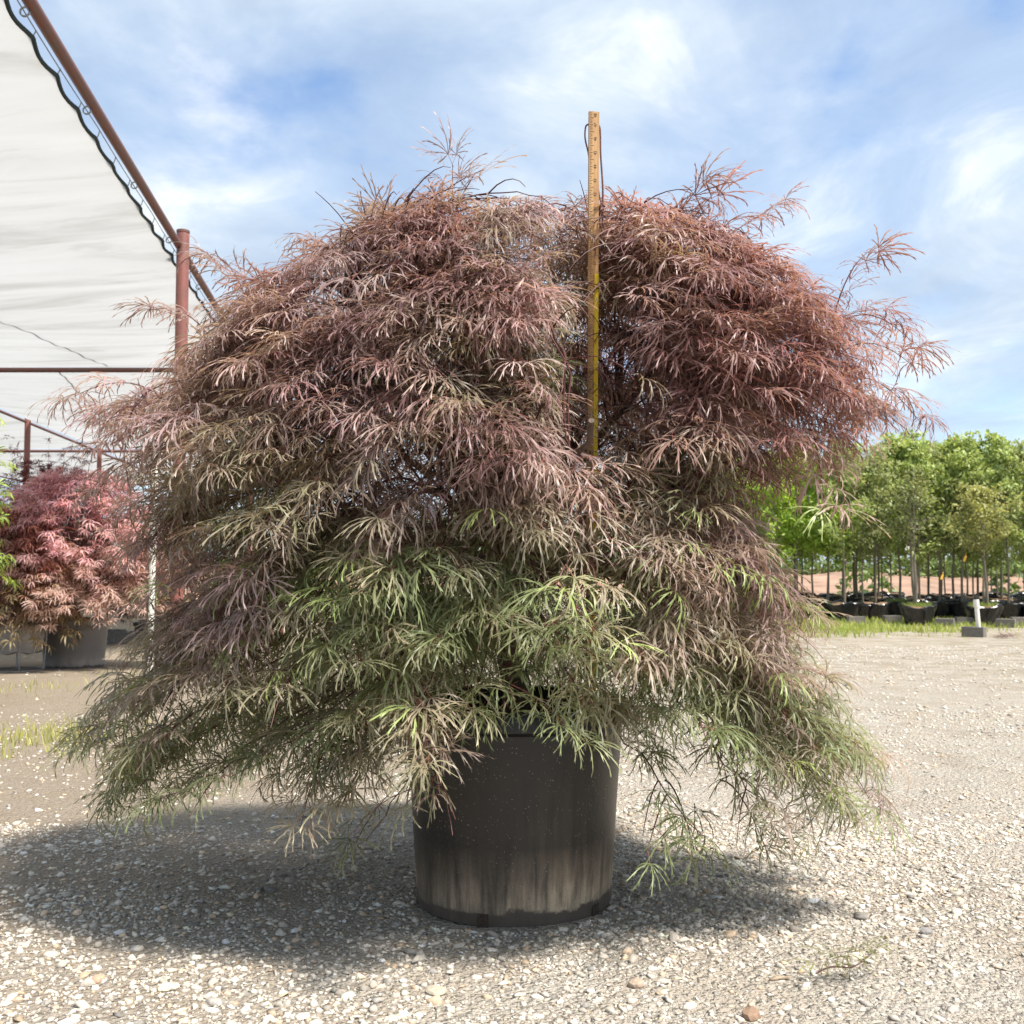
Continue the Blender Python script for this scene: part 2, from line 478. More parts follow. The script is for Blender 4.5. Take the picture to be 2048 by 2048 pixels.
def gravel(n, d0, d1, s0, s1, seed, dens=None, small=False):
    r_ = np.random.default_rng(seed)
    d = np.sqrt(r_.uniform(d0 * d0, d1 * d1, n)); x = r_.uniform(-0.68, 0.68, n) * d
    keep = np.ones(n, bool)
    if dens is not None: keep = r_.random(n) < dens(x, d)
    keep &= ~(((x) ** 2 + (d - 2.0) ** 2) < 0.185 ** 2)
    x, d = x[keep], d[keep]; n = len(x)
    s = np.exp(r_.uniform(math.log(s0), math.log(s1), n) - 0.1)
    sv, st_ = (octa, octaT) if small else (ico, icoT); K = len(sv)
    base = (sv[None] + r_.normal(0, 0.22, (n, K, 3))) * (1 + r_.normal(0, 0.16, (n, K, 1))) * np.stack([r_.uniform(0.8, 1.35, n), r_.uniform(0.65, 1.0, n), r_.uniform(0.35, 0.7, n)], -1)[:, None]
    a = r_.uniform(0, 2 * np.pi, n); ti = r_.normal(0, 0.30, n); ca, sa, ct, st = np.cos(a), np.sin(a), np.cos(ti), np.sin(ti)
    Rm = np.zeros((n, 3, 3)); Rm[:, 0, 0] = ca; Rm[:, 0, 1] = -sa * ct; Rm[:, 0, 2] = sa * st; Rm[:, 1, 0] = sa; Rm[:, 1, 1] = ca * ct; Rm[:, 1, 2] = -ca * st; Rm[:, 2, 1] = st; Rm[:, 2, 2] = ct
    V = np.einsum('nij,nkj->nki', Rm, base) * (s / 2)[:, None, None]
    V += np.stack([x, d, ground_fine(x, d) + s * 0.03], -1)[:, None]
    T = st_[None] + (np.arange(n) * K)[:, None, None]
    tone = r_.normal(0, 1, n)
    c_ = np.array([0.52, 0.475, 0.415])[None] * np.exp(tone * 0.25)[:, None]
    warm = r_.random(n); c_[warm < 0.12] *= np.array([1.06, 0.9, 0.75]); c_[warm > 0.9] *= np.array([0.62, 0.64, 0.68])
    return V.reshape(-1, 3), T.reshape(-1, 3), np.repeat(np.clip(c_, 0.06, 0.70), K, 0)


def near_d(x, d):
    a = vnoise(x, d, 2.6, 3) * 0.75 + vnoise(x, d, 8.0, 4) * 0.35
    rgt = np.clip((x - 0.35) / 0.35, 0, 1) * np.clip((d - 1.1) / 0.3, 0, 1)
    return np.clip(a * 1.35 - 0.05 - 0.35 * rgt, 0.10, 1)


parts = [gravel(12000, 1.02, 2.5, 0.008, 0.020, 1, near_d), gravel(1800, 1.02, 2.9, 0.018, 0.030, 2, lambda x, d: near_d(x, d) * 0.6),
         gravel(40000, 1.02, 2.7, 0.005, 0.013, 5, lambda x, d: np.clip(near_d(x, d) * 1.3 + 0.1, 0, 1), True),
         gravel(34000, 2.4, 5.6, 0.009, 0.024, 3, lambda x, d: near_d(x, d) * np.where(x < -0.4, 0.25, 1.0), True),
         gravel(16000, 5.2, 15.0, 0.014, 0.042, 7, lambda x, d: np.where(x < -0.6, 0.1, 1.0) * np.clip(vnoise(x, d, 0.8, 12) * 1.5, 0.1, 1), True)]
V, T, CL, b = [], [], [], 0
for v_, t_, c_ in parts: V.append(v_); T.append(t_ + b); CL.append(c_); b += len(v_)
gobj = link(bpy.data.objects.new('gravel', np_mesh('gravel', np.concatenate(V), np.concatenate(T), np.concatenate(CL), mat=M['stone'])))
tag(gobj, 'loose crushed limestone gravel strewn over the ground around the black pot', 'gravel', kind='stuff')


def rock(u, v, size, colr, label, flat=0.6, seed=0):
    size *= 0.8; r_ = np.random.default_rng(seed); p = gp(u, v)
    bm = bmesh.new(); bmesh.ops.create_icosphere(bm, subdivisions=2, radius=0.5)
    k = r_.normal(0, 1, (6, 3))
    for vv in bm.verts:
        n_ = vv.co.normalized()
        s_ = 1 + 0.10 * sum(math.sin(2.3 * n_.dot(Vector(q)) + i) for i, q in enumerate(k)) / 2
        vv.co = n_ * s_ * 0.5 * size; vv.co.z = max(vv.co.z * flat, -0.2 * size); vv.co.x *= 1.25
    me = bpy.data.meshes.new('rock'); bm.to_mesh(me); bm.free()
    a = me.color_attributes.new('tint', 'FLOAT_COLOR', 'POINT')
    for q in a.data: q.color = (*colr, 1)
    me.materials.append(M['stone'])
    ob = link(bpy.data.objects.new('rock', me)); ob.location = (p.x, p.y, float(ground_fine(p.x, p.y)) + 0.10 * size); ob.rotation_euler = (0, 0, r_.uniform(0, 6))
    tag(ob, label, 'rock')


rock(195, 1952, 0.028, (0.52, 0.30, 0.22), 'small pinkish stone lying alone on the grey gravel', 0.6, 1)
rock(872, 1976, 0.036, (0.40, 0.36, 0.29), 'flat tan stone lying on the gravel in front of the pot', 0.45, 2)
rock(1272, 1972, 0.030, (0.34, 0.27, 0.21), 'dull brown stone on gravel before the pot foot', 0.7, 3)
rock(1502, 2034, 0.034, (0.25, 0.17, 0.12), 'dark reddish brown stone on the gravel', 0.75, 4)
rock(340, 1968, 0.028, (0.56, 0.51, 0.42), 'pale cream stone beside the pinkish stone', 0.6, 5)
rock(1853, 1880, 0.024, (0.22, 0.21, 0.21), 'dark grey stone on the pale open gravel', 0.7, 6)

# ------------------------------------------------------------------ black pot with the weeping maple
POT = Vector((0.004, 2.03, 0.0)); POT.z = float(gz(0, 2.03))
PH, PR, PB = 0.385, 0.222, 0.188
pot = empty('nursery_pot', POT, 'big black plastic nursery pot with dusty streaked foot under the weeping maple', 'pot')
prof = [(PB - 0.012, 0.0), (PB, 0.006), (PB + 0.001, 0.02), (PB + (PR - 0.012 - PB) * 0.5, PH * 0.5), (PR - 0.012, PH - 0.042), (PR - 0.004, PH - 0.040), (PR + 0.002, PH - 0.034), (PR + 0.002, PH - 0.006), (PR - 0.001, PH - 0.001), (PR - 0.006, PH), (PR - 0.011, PH - 0.002), (PR - 0.014, PH - 0.03), (PB - 0.004, 0.03)]


def oval(a, z, r):
    return (0.003 * math.cos(2 * a + 0.6) + 0.0012 * math.sin(5 * a)) * (z / PH), 0.0


MB().lathe(prof, 96, wob=oval).build('pot_shell', M['pot'], pot, True)
rs = []
for (r, z) in [(0.0005, PH - 0.045), (0.06, PH - 0.047), (0.12, PH - 0.052), (0.17, PH - 0.06), (PR - 0.018, PH - 0.066)]: rs.append((r, z))
MB().lathe(rs, 40, wob=lambda a, z, r: (0, 0.006 * math.sin(7 * a + 40 * r) + 0.004 * math.sin(13 * a))).build('soil', M['soil'], pot, True)
for k, (ua, hh) in enumerate([(961, 0.026), (1190, 0.022)]):
    a = math.atan2(-1, (ua - 1024) / 1126 / 0.19)
    xx = (ua - 1024) / 1126.0; ang = math.asin(max(-1, min(1, xx / PB)))
    mb = MB().box((-0.010, -0.004, 0.003), (0.010, 0.004, 0.003 + hh))
    ho = mb.build('drain_hole', M['soil'], pot)
    ho.location = (PB * math.sin(ang) * 0.992, -PB * math.cos(ang) * 0.992, 0.0); ho.rotation_euler = (0, 0, ang)

# ---- leaf shape ------------------------------------------------------------
def leaf_proto(seed, teeth=True, secs=5, size=1.0, droop=1.0, nl=7):
    """dissected maple leaf; stalk joint at the origin, +Y forward, +Z up, lobes arching down"""
    r_ = np.random.default_rng(seed)
    V, T, S = [], [], []
    if nl == 7: angs = [0, 19, -19, 40, -40, 66, -66, 104, -104]; lens = [0.088, 0.086, 0.086, 0.080, 0.080, 0.066, 0.066, 0.042, 0.042]
    else: angs = [0, 32, -32, 68, -68]; lens = [0.083, 0.078, 0.078, 0.058, 0.058]
    for a0, L in zip(angs, lens):
        a = R(a0 + r_.normal(0, 6)); L = L * size * r_.uniform(0.82, 1.15)
        p0 = R(12 + r_.normal(0, 8)); dr = R(80 * droop * r_.uniform(0.6, 1.3)); tw = r_.normal(0, 0.35); curl = r_.normal(0, 0.22)
        pos = np.zeros(3); pts, side, nrm = [], [], []
        for i in range(secs + 1):
            s = i / secs
            pit = p0 - dr * s ** 0.9; aa = a + curl * s * s
            d = np.array([math.sin(aa) * math.cos(pit), math.cos(aa) * math.cos(pit), math.sin(pit)])
            sd = np.array([math.cos(aa), -math.sin(aa), 0.0])
            n = np.cross(sd, d); rr = tw * s
            pts.append(pos.copy()); side.append(sd * math.cos(rr) + n * math.sin(rr)); nrm.append(d)
            pos = pos + d * L / secs
        b = len(V)
        wd = [0.0005, 0.0009, 0.00115, 0.0011, 0.0008, 0.0] if secs == 5 else [0.0014, 0.0042, 0.0034, 0.0]
        for i in range(secs + 1):
            wv = wd[i] * size
            if i < secs: V.append(pts[i] + side[i] * wv); V.append(pts[i] - side[i] * wv); S += [i / secs] * 2
            else: V.append(pts[i]); S.append(1.0)
        for i in range(secs - 1):
            q = b + 2 * i; T += [(q, q + 1, q + 3), (q, q + 3, q + 2)]
        q = b + 2 * (secs - 1); T.append((q, q + 1, q + 2))
        if teeth:
            for i in range(1, secs):
                for sg, off in (((1, 0),) if (i + int(a0 > 0)) % 2 else ((-1, 1),)):
                    tl = L * (0.13, 0.16, 0.15, 0.11)[i - 1] * r_.uniform(0.75, 1.3)
                    tip = pts[i] + side[i] * sg * (wd[i] * size + tl * 0.25) + nrm[i] * (tl * 0.95 + L / secs * 0.25) + np.array([0, 0, -0.12 * tl])
                    e1 = b + 2 * i + off
                    e2 = b + 2 * (i + 1) + off if i + 1 < secs else b + 2 * secs
                    mid_ = len(V); V.append(V[e1] * 0.45 + V[e2] * 0.55); V.append(tip); S += [i / secs, 1.0]
                    T.append((e1, mid_, mid_ + 1) if sg > 0 else (mid_, e1, mid_ + 1))
    # stalk
    b = len(V); st = 0.028 * size
    V += [np.array([0.0006, 0, 0]), np.array([-0.0006, 0, 0]), np.array([-0.0006, -st, 0.004]), np.array([0.0006, -st, 0.004])]; S += [-1] * 4
    T += [(b, b + 1, b + 2), (b, b + 2, b + 3)]
    return np.array(V), np.array(T), np.array(S)


def frames(f, n):
    """rotation matrices with Y=f and Z close to n"""
    f = f / np.linalg.norm(f, axis=1, keepdims=True)
    x = np.cross(f, n); x /= np.linalg.norm(x, axis=1, keepdims=True) + 1e-9
    z = np.cross(x, f)
    return np.stack([x, f, z], -1)


def scatter(protos, pos, rot, scale, col, tipcol=0.25, kind=None):
    """join leaves into arrays"""
    kind = kind if kind is not None else rng.integers(0, len(protos), len(pos))
    Vs, Ts, Cs, b = [], [], [], 0
    for k, (pv, pt, ps) in enumerate(protos):
        m_ = kind == k
        n = int(m_.sum())
        if not n: continue
        v_ = np.einsum('nij,kj->nki', rot[m_], pv) * scale[m_][:, None, None] + pos[m_][:, None]
        t_ = pt[None] + (np.arange(n) * len(pv))[:, None, None] + b
        sh = np.where(ps < 0, 0.0, ps)
        c_ = col[m_][:, None] * (1 + tipcol * (sh[None, :, None] - 0.4))
        c_ = np.where((ps < 0)[None, :, None], np.array([0.22, 0.07, 0.06]), c_)
        Vs.append(v_.reshape(-1, 3)); Ts.append(t_.reshape(-1, 3)); Cs.append(c_.reshape(-1, 3)); b += n * len(pv)
    return np.concatenate(Vs), np.concatenate(Ts), np.concatenate(Cs)


def bez(a, b, c, d, n):
    t = np.linspace(0, 1, n)[:, None]
    return (1 - t) ** 3 * a + 3 * (1 - t) ** 2 * t * b + 3 * (1 - t) * t * t * c + t ** 3 * d


def thin_tubes(paths, radii, sides=4):
    """many thin tubes as arrays"""
    Vs, Ts, b = [], [], 0
    for P, rr in zip(paths, radii):
        n = len(P); tg = np.gradient(P, axis=0); tg /= np.linalg.norm(tg, axis=1, keepdims=True) + 1e-9
        ref = np.array([0.31, 0.52, 0.79]); a = np.cross(tg, ref); a /= np.linalg.norm(a, axis=1, keepdims=True) + 1e-9; bb = np.cross(tg, a)
        an = np.arange(sides) * 2 * np.pi / sides
        ring = P[:, None] + (a[:, None] * np.cos(an)[None, :, None] + bb[:, None] * np.sin(an)[None, :, None]) * np.asarray(rr)[:, None, None]
        Vs.append(ring.reshape(-1, 3))
        i = np.arange(n - 1)[:, None]; k = np.arange(sides)[None]; k2 = (k + 1) % sides
        Ts.append(np.stack([i * sides + k, i * sides + k2, (i + 1) * sides + k2, (i + 1) * sides + k], -1).reshape(-1, 4) + b); b += n * sides
    return np.concatenate(Vs), np.concatenate(Ts)


def mixc(a, b, t): return a * (1 - t[:, None]) + b * t[:, None]


# ---- crown of the big maple --------------------------------------------------
def prof_i(z, tab):
    t_ = np.array(tab); return np.interp(z, t_[:, 0], t_[:, 1])


RLt = [(0.10, 0.68), (0.20, 0.80), (0.30, 0.85), (0.42, 0.82), (0.56, 0.72), (0.68, 0.75), (0.80, 0.82), (0.90, 0.85), (1.00, 0.78), (1.10, 0.61), (1.20, 0.47), (1.28, 0.37), (1.34, 0.26), (1.40, 0.05)]
RRt = [(0.10, 0.60), (0.20, 0.70), (0.30, 0.70), (0.45, 0.62), (0.60, 0.55), (0.68, 0.50), (0.74, 0.46), (0.80, 0.52), (0.86, 0.64), (0.95, 0.75), (1.05, 0.73), (1.15, 0.66), (1.22, 0.56), (1.30, 0.44), (1.36, 0.32), (1.42, 0.05)]
RFt = [(0.10, 0.40), (0.25, 0.44), (0.45, 0.46), (0.60, 0.49), (0.80, 0.49), (0.95, 0.47), (1.10, 0.41), (1.20, 0.33), (1.30, 0.21), (1.36, 0.05)]
RBt = [(0.10, 0.55), (0.30, 0.66), (0.60, 0.66), (0.90, 0.74), (1.10, 0.66), (1.25, 0.48), (1.36, 0.25), (1.42, 0.05)]


def env(z, ca, sa):
    rx = np.where(ca < 0, prof_i(z, RLt), prof_i(z, RRt)); ry = np.where(sa < 0, prof_i(z, RFt), prof_i(z, RBt))
    return 1 / np.sqrt((ca / rx) ** 2 + (sa / ry) ** 2)


ctr = np.array([POT.x, POT.y, 0.0])
trunk_path = np.array([[0.0, 0, PH - 0.06], [0.008, -0.005, 0.40], [-0.012, 0.01, 0.48], [0.02, 0.012, 0.56], [0.0, 0.0, 0.64]]) + ctr
maple = empty('weeping_laceleaf_maple', (POT.x, POT.y, PH - 0.05), 'large weeping laceleaf maple with purple bronze and green threadlike leaves in the black pot', 'tree')
MINV = np.array(maple.location)


def mchild(name, me, kind=None):
    ob = bpy.data.objects.new(name, me); link(ob, maple); ob.location = -maple.location
    if kind: ob['kind'] = kind
    return ob


mb = MB(); pts = [tuple(p) for p in trunk_path]
mb.tube(pts, [0.034, 0.029, 0.027, 0.026, 0.02], 12); mchild('trunk', mb.mesh('trunk', M['bark'], True))
limbs = []
for i in range(13):
    up = i < 8
    a = (i / 8 * 2 * np.pi + 0.3) if up else ((i - 8) / 5 * 2 * np.pi - 0.45)
    r_ = rng.uniform(0.30, 0.44) if up else rng.uniform(0.26, 0.36)
    zt = rng.uniform(1.0, 1.2) if up else rng.uniform(0.62, 0.74)
    if up and math.sin(a) < -0.3: zt = rng.uniform(0.80, 0.92)
    o_ = np.array([math.cos(a), math.sin(a), 0])
    s_ = trunk_path[-2 if up else -3] + np.array([0, 0, rng.uniform(-0.02, 0.06)])
    e_ = ctr + o_ * r_ + np.array([0, 0, zt])
    P = bez(s_, s_ + o_ * 0.06 + np.array([0, 0, 0.15 if up else 0.08]), e_ - o_ * 0.16 + np.array([0, 0, -0.12 if up else 0.03]), e_, 14)
    P[1:-1] += rng.normal(0, 0.010, (12, 3))
    limbs.append(P)
    mb = MB(); mb.tube([tuple(p) for p in P], list(np.linspace(0.015 if up else 0.011, 0.005, 14)), 8)
    mchild('branch', mb.mesh('branch', M['bark'], True))
LP = np.concatenate([l[4:] for l in limbs])

paths, radii = [], []
lp, lf, ln_, lu = [], [], [], []     # leaf position, forward, normal, outness
NS = 480
k = 0; tries = 0
ENDS = np.full((NS + 1, 3), 99.0)


def candidate(fill):
    a = rng.uniform(0, 2 * np.pi); z = rng.uniform(0.20, 1.34)
    if fill and rng.random() < 0.5: a, z = (rng.uniform(-1.25, -0.25) if rng.random() < 0.4 else rng.uniform(-3.0, -1.2)), rng.uniform(0.68, 1.15)
    u = rng.uniform(0.86, 1.0) if not fill else rng.uniform(0.45, 0.85)
    if fill and rng.random() < 0.25: a, z, u = rng.uniform(-0.3, 2.0), rng.uniform(0.95, 1.30), rng.uniform(0.2, 0.7)
    ca, sa = math.cos(a), math.sin(a); r = float(env(z, ca, sa)) * u
    if sa < -0.3 and abs(r * ca - 0.06) < 0.22 and z < 0.42 and r * sa < -0.1: return None      # keep the pot open to the front
    if r < 0.24 and z < 0.48: return None
    if sa > 0.35 and z < 1.05 and rng.random() < 0.45: return None                              # thinner at the back
    return a, z, r, ca, sa


while k < NS and tries < 9000:
    tries += 1
    fill = k > NS * 0.68
    best, bd = None, -1.0
    for _ in range(9):
        c = candidate(fill)
        if c is None: continue
        e = np.array([c[2] * c[3], c[2] * c[4], c[1]]); d_ = ((ENDS[:k + 1] - e) ** 2).sum(1).min() if not fill else rng.random()
        d_ = d_ * (1.35 if c[4] < 0.1 else 1.0)
        if d_ > bd: best, bd = c, d_
    if best is None: continue
    a, z, r, ca, sa = best
    E = ctr + np.array([r * ca, r * sa, z])
    ao = a + rng.normal(0, 0.25)
    o_ = np.array([math.cos(ao), math.sin(ao), 0.0])
    apex_h = min(z + rng.uniform(0.05, 0.16) + 0.12 * (1 - abs(z - 0.75) / 0.75), 1.37)
    target = E - np.array([ca, sa, 0]) * r * 0.45 + np.array([0, 0, max(0.0, (apex_h - z) * 0.4)])
    dl = LP - target; S = LP[np.argmin((dl ** 2).sum(1) + rng.uniform(0, 0.006, len(LP)))]
    d0 = E - S; L = np.linalg.norm(d0)
    Pm = np.array([S, S + (E - S) * 0.35 + np.array([0, 0, max(0.02, apex_h - S[2] * 0.65 - z * 0.35)]) * 0.9, E - o_ * 0.16 + np.array([0, 0, rng.uniform(0.05, 0.11)]), E])
    n = max(10, int(L / 0.028)); P = bez(*Pm, n)
    P[1:-1] += rng.normal(0, 0.004, (n - 2, 3))
    if P[:, 2].max() > 1.365: continue
    slot = (P[:, 1] < 1.97) & (np.abs(P[:, 0] - 0.152 * P[:, 1] / 1.9) < 0.035) & (P[:, 2] > 0.80)
    if slot.sum() > 1: continue
    paths.append(P); radii.append(np.linspace(0.0028, 0.0008, n)); ENDS[k] = E - ctr

    def leaves_along(Q, start, step):
        sl = np.linalg.norm(np.diff(Q, axis=0), axis=1); cs = np.concatenate([[0], np.cumsum(sl)])
        tg = np.gradient(Q, axis=0); tg /= np.linalg.norm(tg, axis=1, keepdims=True)
        s = cs[-1] * start; flip = rng.random() < 0.5
        while s <= cs[-1] + 1e-6:
            p = np.array([np.interp(s, cs, Q[:, j]) for j in range(3)]); t_ = np.array([np.interp(s, cs, tg[:, j]) for j in range(3)])
            end = s > cs[-1] - step
            sidev = np.cross(t_, [0, 0, 1.0]); sidev /= np.linalg.norm(sidev) + 1e-9
            for sg in ((-1, 1, 0) if end else (-1, 1)):
                if rng.random() < 0.08: continue
                fw = t_ * rng.uniform(0.5, 0.9) + sidev * sg * rng.uniform(0.5, 1.0) + np.array([0, 0, rng.uniform(-0.25, 0.25)])
                out = p - ctr; out[2] = 0; out /= np.linalg.norm(out) + 1e-6
                fw = fw + out * 0.45; fw /= np.linalg.norm(fw)
                lp.append(p + fw * 0.026); lf.append(fw)
                ln_.append(np.array([0, 0, 1.0]) + out * 0.35 + rng.normal(0, 0.28, 3)); lu.append(len(paths))
            s += step * rng.uniform(0.75, 1.3)
    leaves_along(P, 0.42, 0.038)
    for j in range(rng.integers(2, 5)):
        i0 = int(n * rng.uniform(0.35, 0.9)); q = P[i0]
        tg = P[min(i0 + 1, n - 1)] - P[i0 - 1]; tg /= np.linalg.norm(tg)
        sd = np.cross(tg, [0, 0, 1.0]); sd /= np.linalg.norm(sd) + 1e-9; sg = rng.choice([-1, 1])
        Lt = rng.uniform(0.07, 0.16); d_ = tg * 0.7 + sd * sg * rng.uniform(0.5, 1.0); d_ /= np.linalg.norm(d_)
        Q = bez(q, q + d_ * Lt * 0.4 + np.array([0, 0, 0.012]), q + d_ * Lt * 0.8 - np.array([0, 0, 0.005]), q + d_ * Lt - np.array([0, 0, rng.uniform(0.01, 0.05)]), 6)
        paths.append(Q); radii.append(np.linspace(0.0015, 0.0006, 6))
        leaves_along(Q, 0.35, 0.042)
    k += 1
NCROWN = len(lp)
# stray shoots that break the outline (photo pixel of the tip, distance)
for (u, v, D, u0, v0) in [(905, 330, 1.95, 905, 470), (865, 372, 1.98, 905, 480), (950, 345, 1.9, 905, 440), (420, 508, 2.1, 500, 620), (500, 560, 2.05, 590, 660), (150, 792, 1.95, 330, 800), (300, 620, 2.0, 430, 690), (1735, 505, 2.0, 1660, 660), (1750, 620, 2.05, 1600, 720),
                          (1840, 745, 1.95, 1690, 700), (1845, 850, 1.95, 1700, 760), (1560, 405, 2.1, 1430, 500), (1440, 370, 2.05, 1370, 470), (1395, 375, 1.95, 1330, 480), (770, 420, 2.0, 830, 520), (610, 480, 2.05, 700, 560), (1255, 420, 1.9, 1230, 540), (1010, 420, 2.1, 1040, 520), (1690, 860, 1.8, 1550, 790), (1650, 1010, 1.75, 1620, 860), (1830, 690, 2.1, 1690, 640),
                          (1400, 1745, 1.8, 1330, 1560), (1540, 1720, 1.85, 1440, 1560), (600, 1660, 1.65, 660, 1500), (880, 1590, 1.5, 840, 1440), (860, 1520, 1.52, 820, 1400), (1740, 1600, 1.9, 1600, 1450), (230, 1600, 1.9, 330, 1450), (160, 1480, 1.95, 300, 1380),
                          (1010, 1440, 1.62, 1000, 1330), (1130, 1460, 1.6, 1110, 1340), (1210, 1500, 1.6, 1200, 1380), (930, 1440, 1.6, 930, 1330)]:
    E = np.array(at(u, v, D)); S = np.array(at(u0, v0, 2.0 * 0.5 + D * 0.5))
    if v < 480: Q = bez(S, S + (E - S) * 0.3 + [0, 0, 0.02], S + (E - S) * 0.7, E, 9)
    else: Q = bez(S, S + (E - S) * 0.35 + [0, 0, 0.05], E + (S - E) * 0.3 + [0, 0, 0.03], E, 9)
    paths.append(Q); radii.append(np.linspace(0.0018, 0.0006, 9)); leaves_along(Q, 0.35, 0.036)

lp = np.array(lp); lf = np.array(lf); ln_ = np.array(ln_); lu = np.array(lu)
# nothing grows through the pot, the ground or the open patch before the pot
rel = lp - ctr; rr = np.hypot(rel[:, 0], rel[:, 1])
keep = ~((rr < PR + 0.035) & (lp[:, 2] < PH + 0.02)) & (lp[:, 2] > 0.12)
keep &= ~((rel[:, 1] < -0.05) & (rel[:, 0] > -0.10) & (rel[:, 0] < 0.20) & (lp[:, 2] < 0.37))
keep &= ~((rel[:, 1] < -0.05) & (rel[:, 0] > -0.12) & (rel[:, 0] < 0.21) & (lp[:, 2] < 0.46) & (rng.random(len(lp)) < 0.35))
zmin = np.where(rel[:, 0] > 0, 0.31 - 0.38 * np.clip(rel[:, 0] - 0.2, 0, 0.48), 0.30 - 0.9 * np.clip(-rel[:, 0] - 0.22, 0, 0.2))
keep &= ~((lp[:, 2] < zmin) & (np.arange(len(lp)) < NCROWN) & (rng.random(len(lp)) < 0.8))
ee = env(lp[:, 2], rel[:, 0] / (rr + 1e-6), rel[:, 1] / (rr + 1e-6))
ii = np.arange(len(lp))
keep &= (ii >= NCROWN) | ((rr < ee * 1.02) & (lp[:, 2] < 1.36))
# a pruned slot in which the measuring stick stands
stick_b = Vector((0.150, 1.985, PH - 0.12)); stick_t = Vector((0.152, 1.86, 1.485))
tt = np.clip((lp[:, 2] - stick_b.z) / (stick_t.z - stick_b.z), 0, 1)
sx = stick_b.x + tt * (stick_t.x - stick_b.x); sy = stick_b.y + tt * (stick_t.y - stick_b.y)
front = lp[:, 1] < sy + 0.02
xs_ = sx * lp[:, 1] / sy
hit = front & (np.abs(lp[:, 0] - xs_ * 1.0) < 0.074)
keep &= ~(hit & (lp[:, 2] > 0.84) & (rng.random(len(lp)) < 0.97))
keep &= ~(hit & (lp[:, 2] <= 0.84) & (lp[:, 2] > 0.55) & (rng.random(len(lp)) < 0.55))
lp, lf, ln_, lu = lp[keep], lf[keep], ln_[keep], lu[keep]
N = len(lp)
rel = lp - ctr
# leaf colours: bronze purple outside, redder high on the right, green low down and inside
cA = {'mauve': (0.285, 0.180, 0.195), 'red': (0.255, 0.105, 0.098), 'olive': (0.305, 0.268, 0.165), 'green': (0.195, 0.235, 0.105), 'tan': (0.43, 0.345, 0.29), 'lime': (0.34, 0.42, 0.15)}
cA = {k_: np.array(v_) for k_, v_ in cA.items()}
zt = np.clip((lp[:, 2] - 0.35) / 0.75, 0, 1)
inn = 1 - np.clip(np.hypot(rel[:, 0], rel[:, 1]) / env(lp[:, 2], rel[:, 0] / (np.hypot(rel[:, 0], rel[:, 1]) + 1e-6), rel[:, 1] / (np.hypot(rel[:, 0], rel[:, 1]) + 1e-6)), 0, 1)
n1_ = vnoise(lp[:, 0] * 1.3 + lp[:, 1] * 0.7, lp[:, 2], 5.0, 21); n2_ = vnoise(lp[:, 0], lp[:, 2] + lp[:, 1], 7.0, 22)
us, inv = np.unique(lu, return_inverse=True)
sp1, sp2, sp3 = (rng.normal(0, 1, len(us))[inv] for _ in range(3))
grn = np.clip(0.16 * sp1 + 1.08 - 1.22 * zt - 0.45 * np.clip(-rel[:, 0], 0, 1) - 1.1 * np.clip(rel[:, 0] - 0.1, 0, 1) + 1.1 * (n1_ - 0.5) + 0.55 * inn + rng.normal(0, 0.10, N), 0, 1)
redn = np.clip(0.20 * sp2 + (zt - 0.45) * 1.3 + 0.7 * rel[:, 0] + 0.9 * (n2_ - 0.5) + rng.normal(0, 0.12, N), 0, 1)
tanv = np.clip(rng.normal(0.36, 0.24, N), 0, 0.95)
col_ = mixc(np.repeat(cA['mauve'][None], N, 0), cA['red'][None], redn * 0.85)
col_ = mixc(col_, cA['tan'][None], tanv * (1 - 0.6 * redn))
gcol = mixc(np.repeat(cA['olive'][None], N, 0), cA['green'][None], np.clip(grn * 1.2 - 0.3 + rng.normal(0, 0.2, N), 0, 1))
col_ = mixc(col_, gcol, grn)
lim = (rng.random(N) < 0.045) & (lp[:, 2] < 0.75); col_[lim] = cA['lime'] * rng.uniform(0.7, 1.1, (int(lim.sum()), 1))
col_ *= np.exp(rng.normal(0, 0.14, N) + 0.13 * sp3)[:, None]
rot = frames(lf, ln_)
scl = rng.uniform(0.66, 1.16, N)
protos = [leaf_proto(100 + i, droop=(0.6, 0.85, 1.0, 1.15, 1.35, 0.95, 1.1, 0.75)[i]) for i in range(8)]
kind = rng.integers(0, 8, N)
# the 300 leaves that show largest: nearest the camera on the front of the crown
order = np.argsort(np.linalg.norm(lp - np.array([0, 0, CAMZ]), axis=1) + rng.uniform(0, 0.22, N))
single = np.zeros(N, bool); single[order[:300]] = True
Vv, Tt, Cc = scatter(protos, lp[~single], rot[~single], scl[~single], col_[~single], kind=kind[~single])
mchild('foliage', np_mesh('foliage', Vv, Tt, Cc, mat=M['leaf']), 'stuff')
lmesh = []
for (pv, pt, ps) in protos:
    cc = 1 + 0.25 * (np.where(ps < 0, 0, ps)[:, None] - 0.4) * np.ones((1, 3)); cc[ps < 0] = (1.0, 0.5, 0.5)
    lmesh.append(np_mesh('leaf', pv, pt, cc, mat=M['leaf_single']))
for i in np.where(single)[0]:
    ob = bpy.data.objects.new('leaf', lmesh[kind[i]]); link(ob, maple)
    m4 = Matrix(rot[i].tolist()).to_4x4(); m4 = Matrix.Translation(Vector(lp[i]) - maple.location) @ m4 @ Matrix.Scale(float(scl[i]), 4)
    ob.matrix_local = m4; ob.color = (*[float(c) for c in col_[i]], 1)
Vv, Tt = thin_tubes(paths, radii)
mchild('twigs', np_mesh('twigs', Vv, Tt, smooth=True, mat=M['twig']), 'stuff')

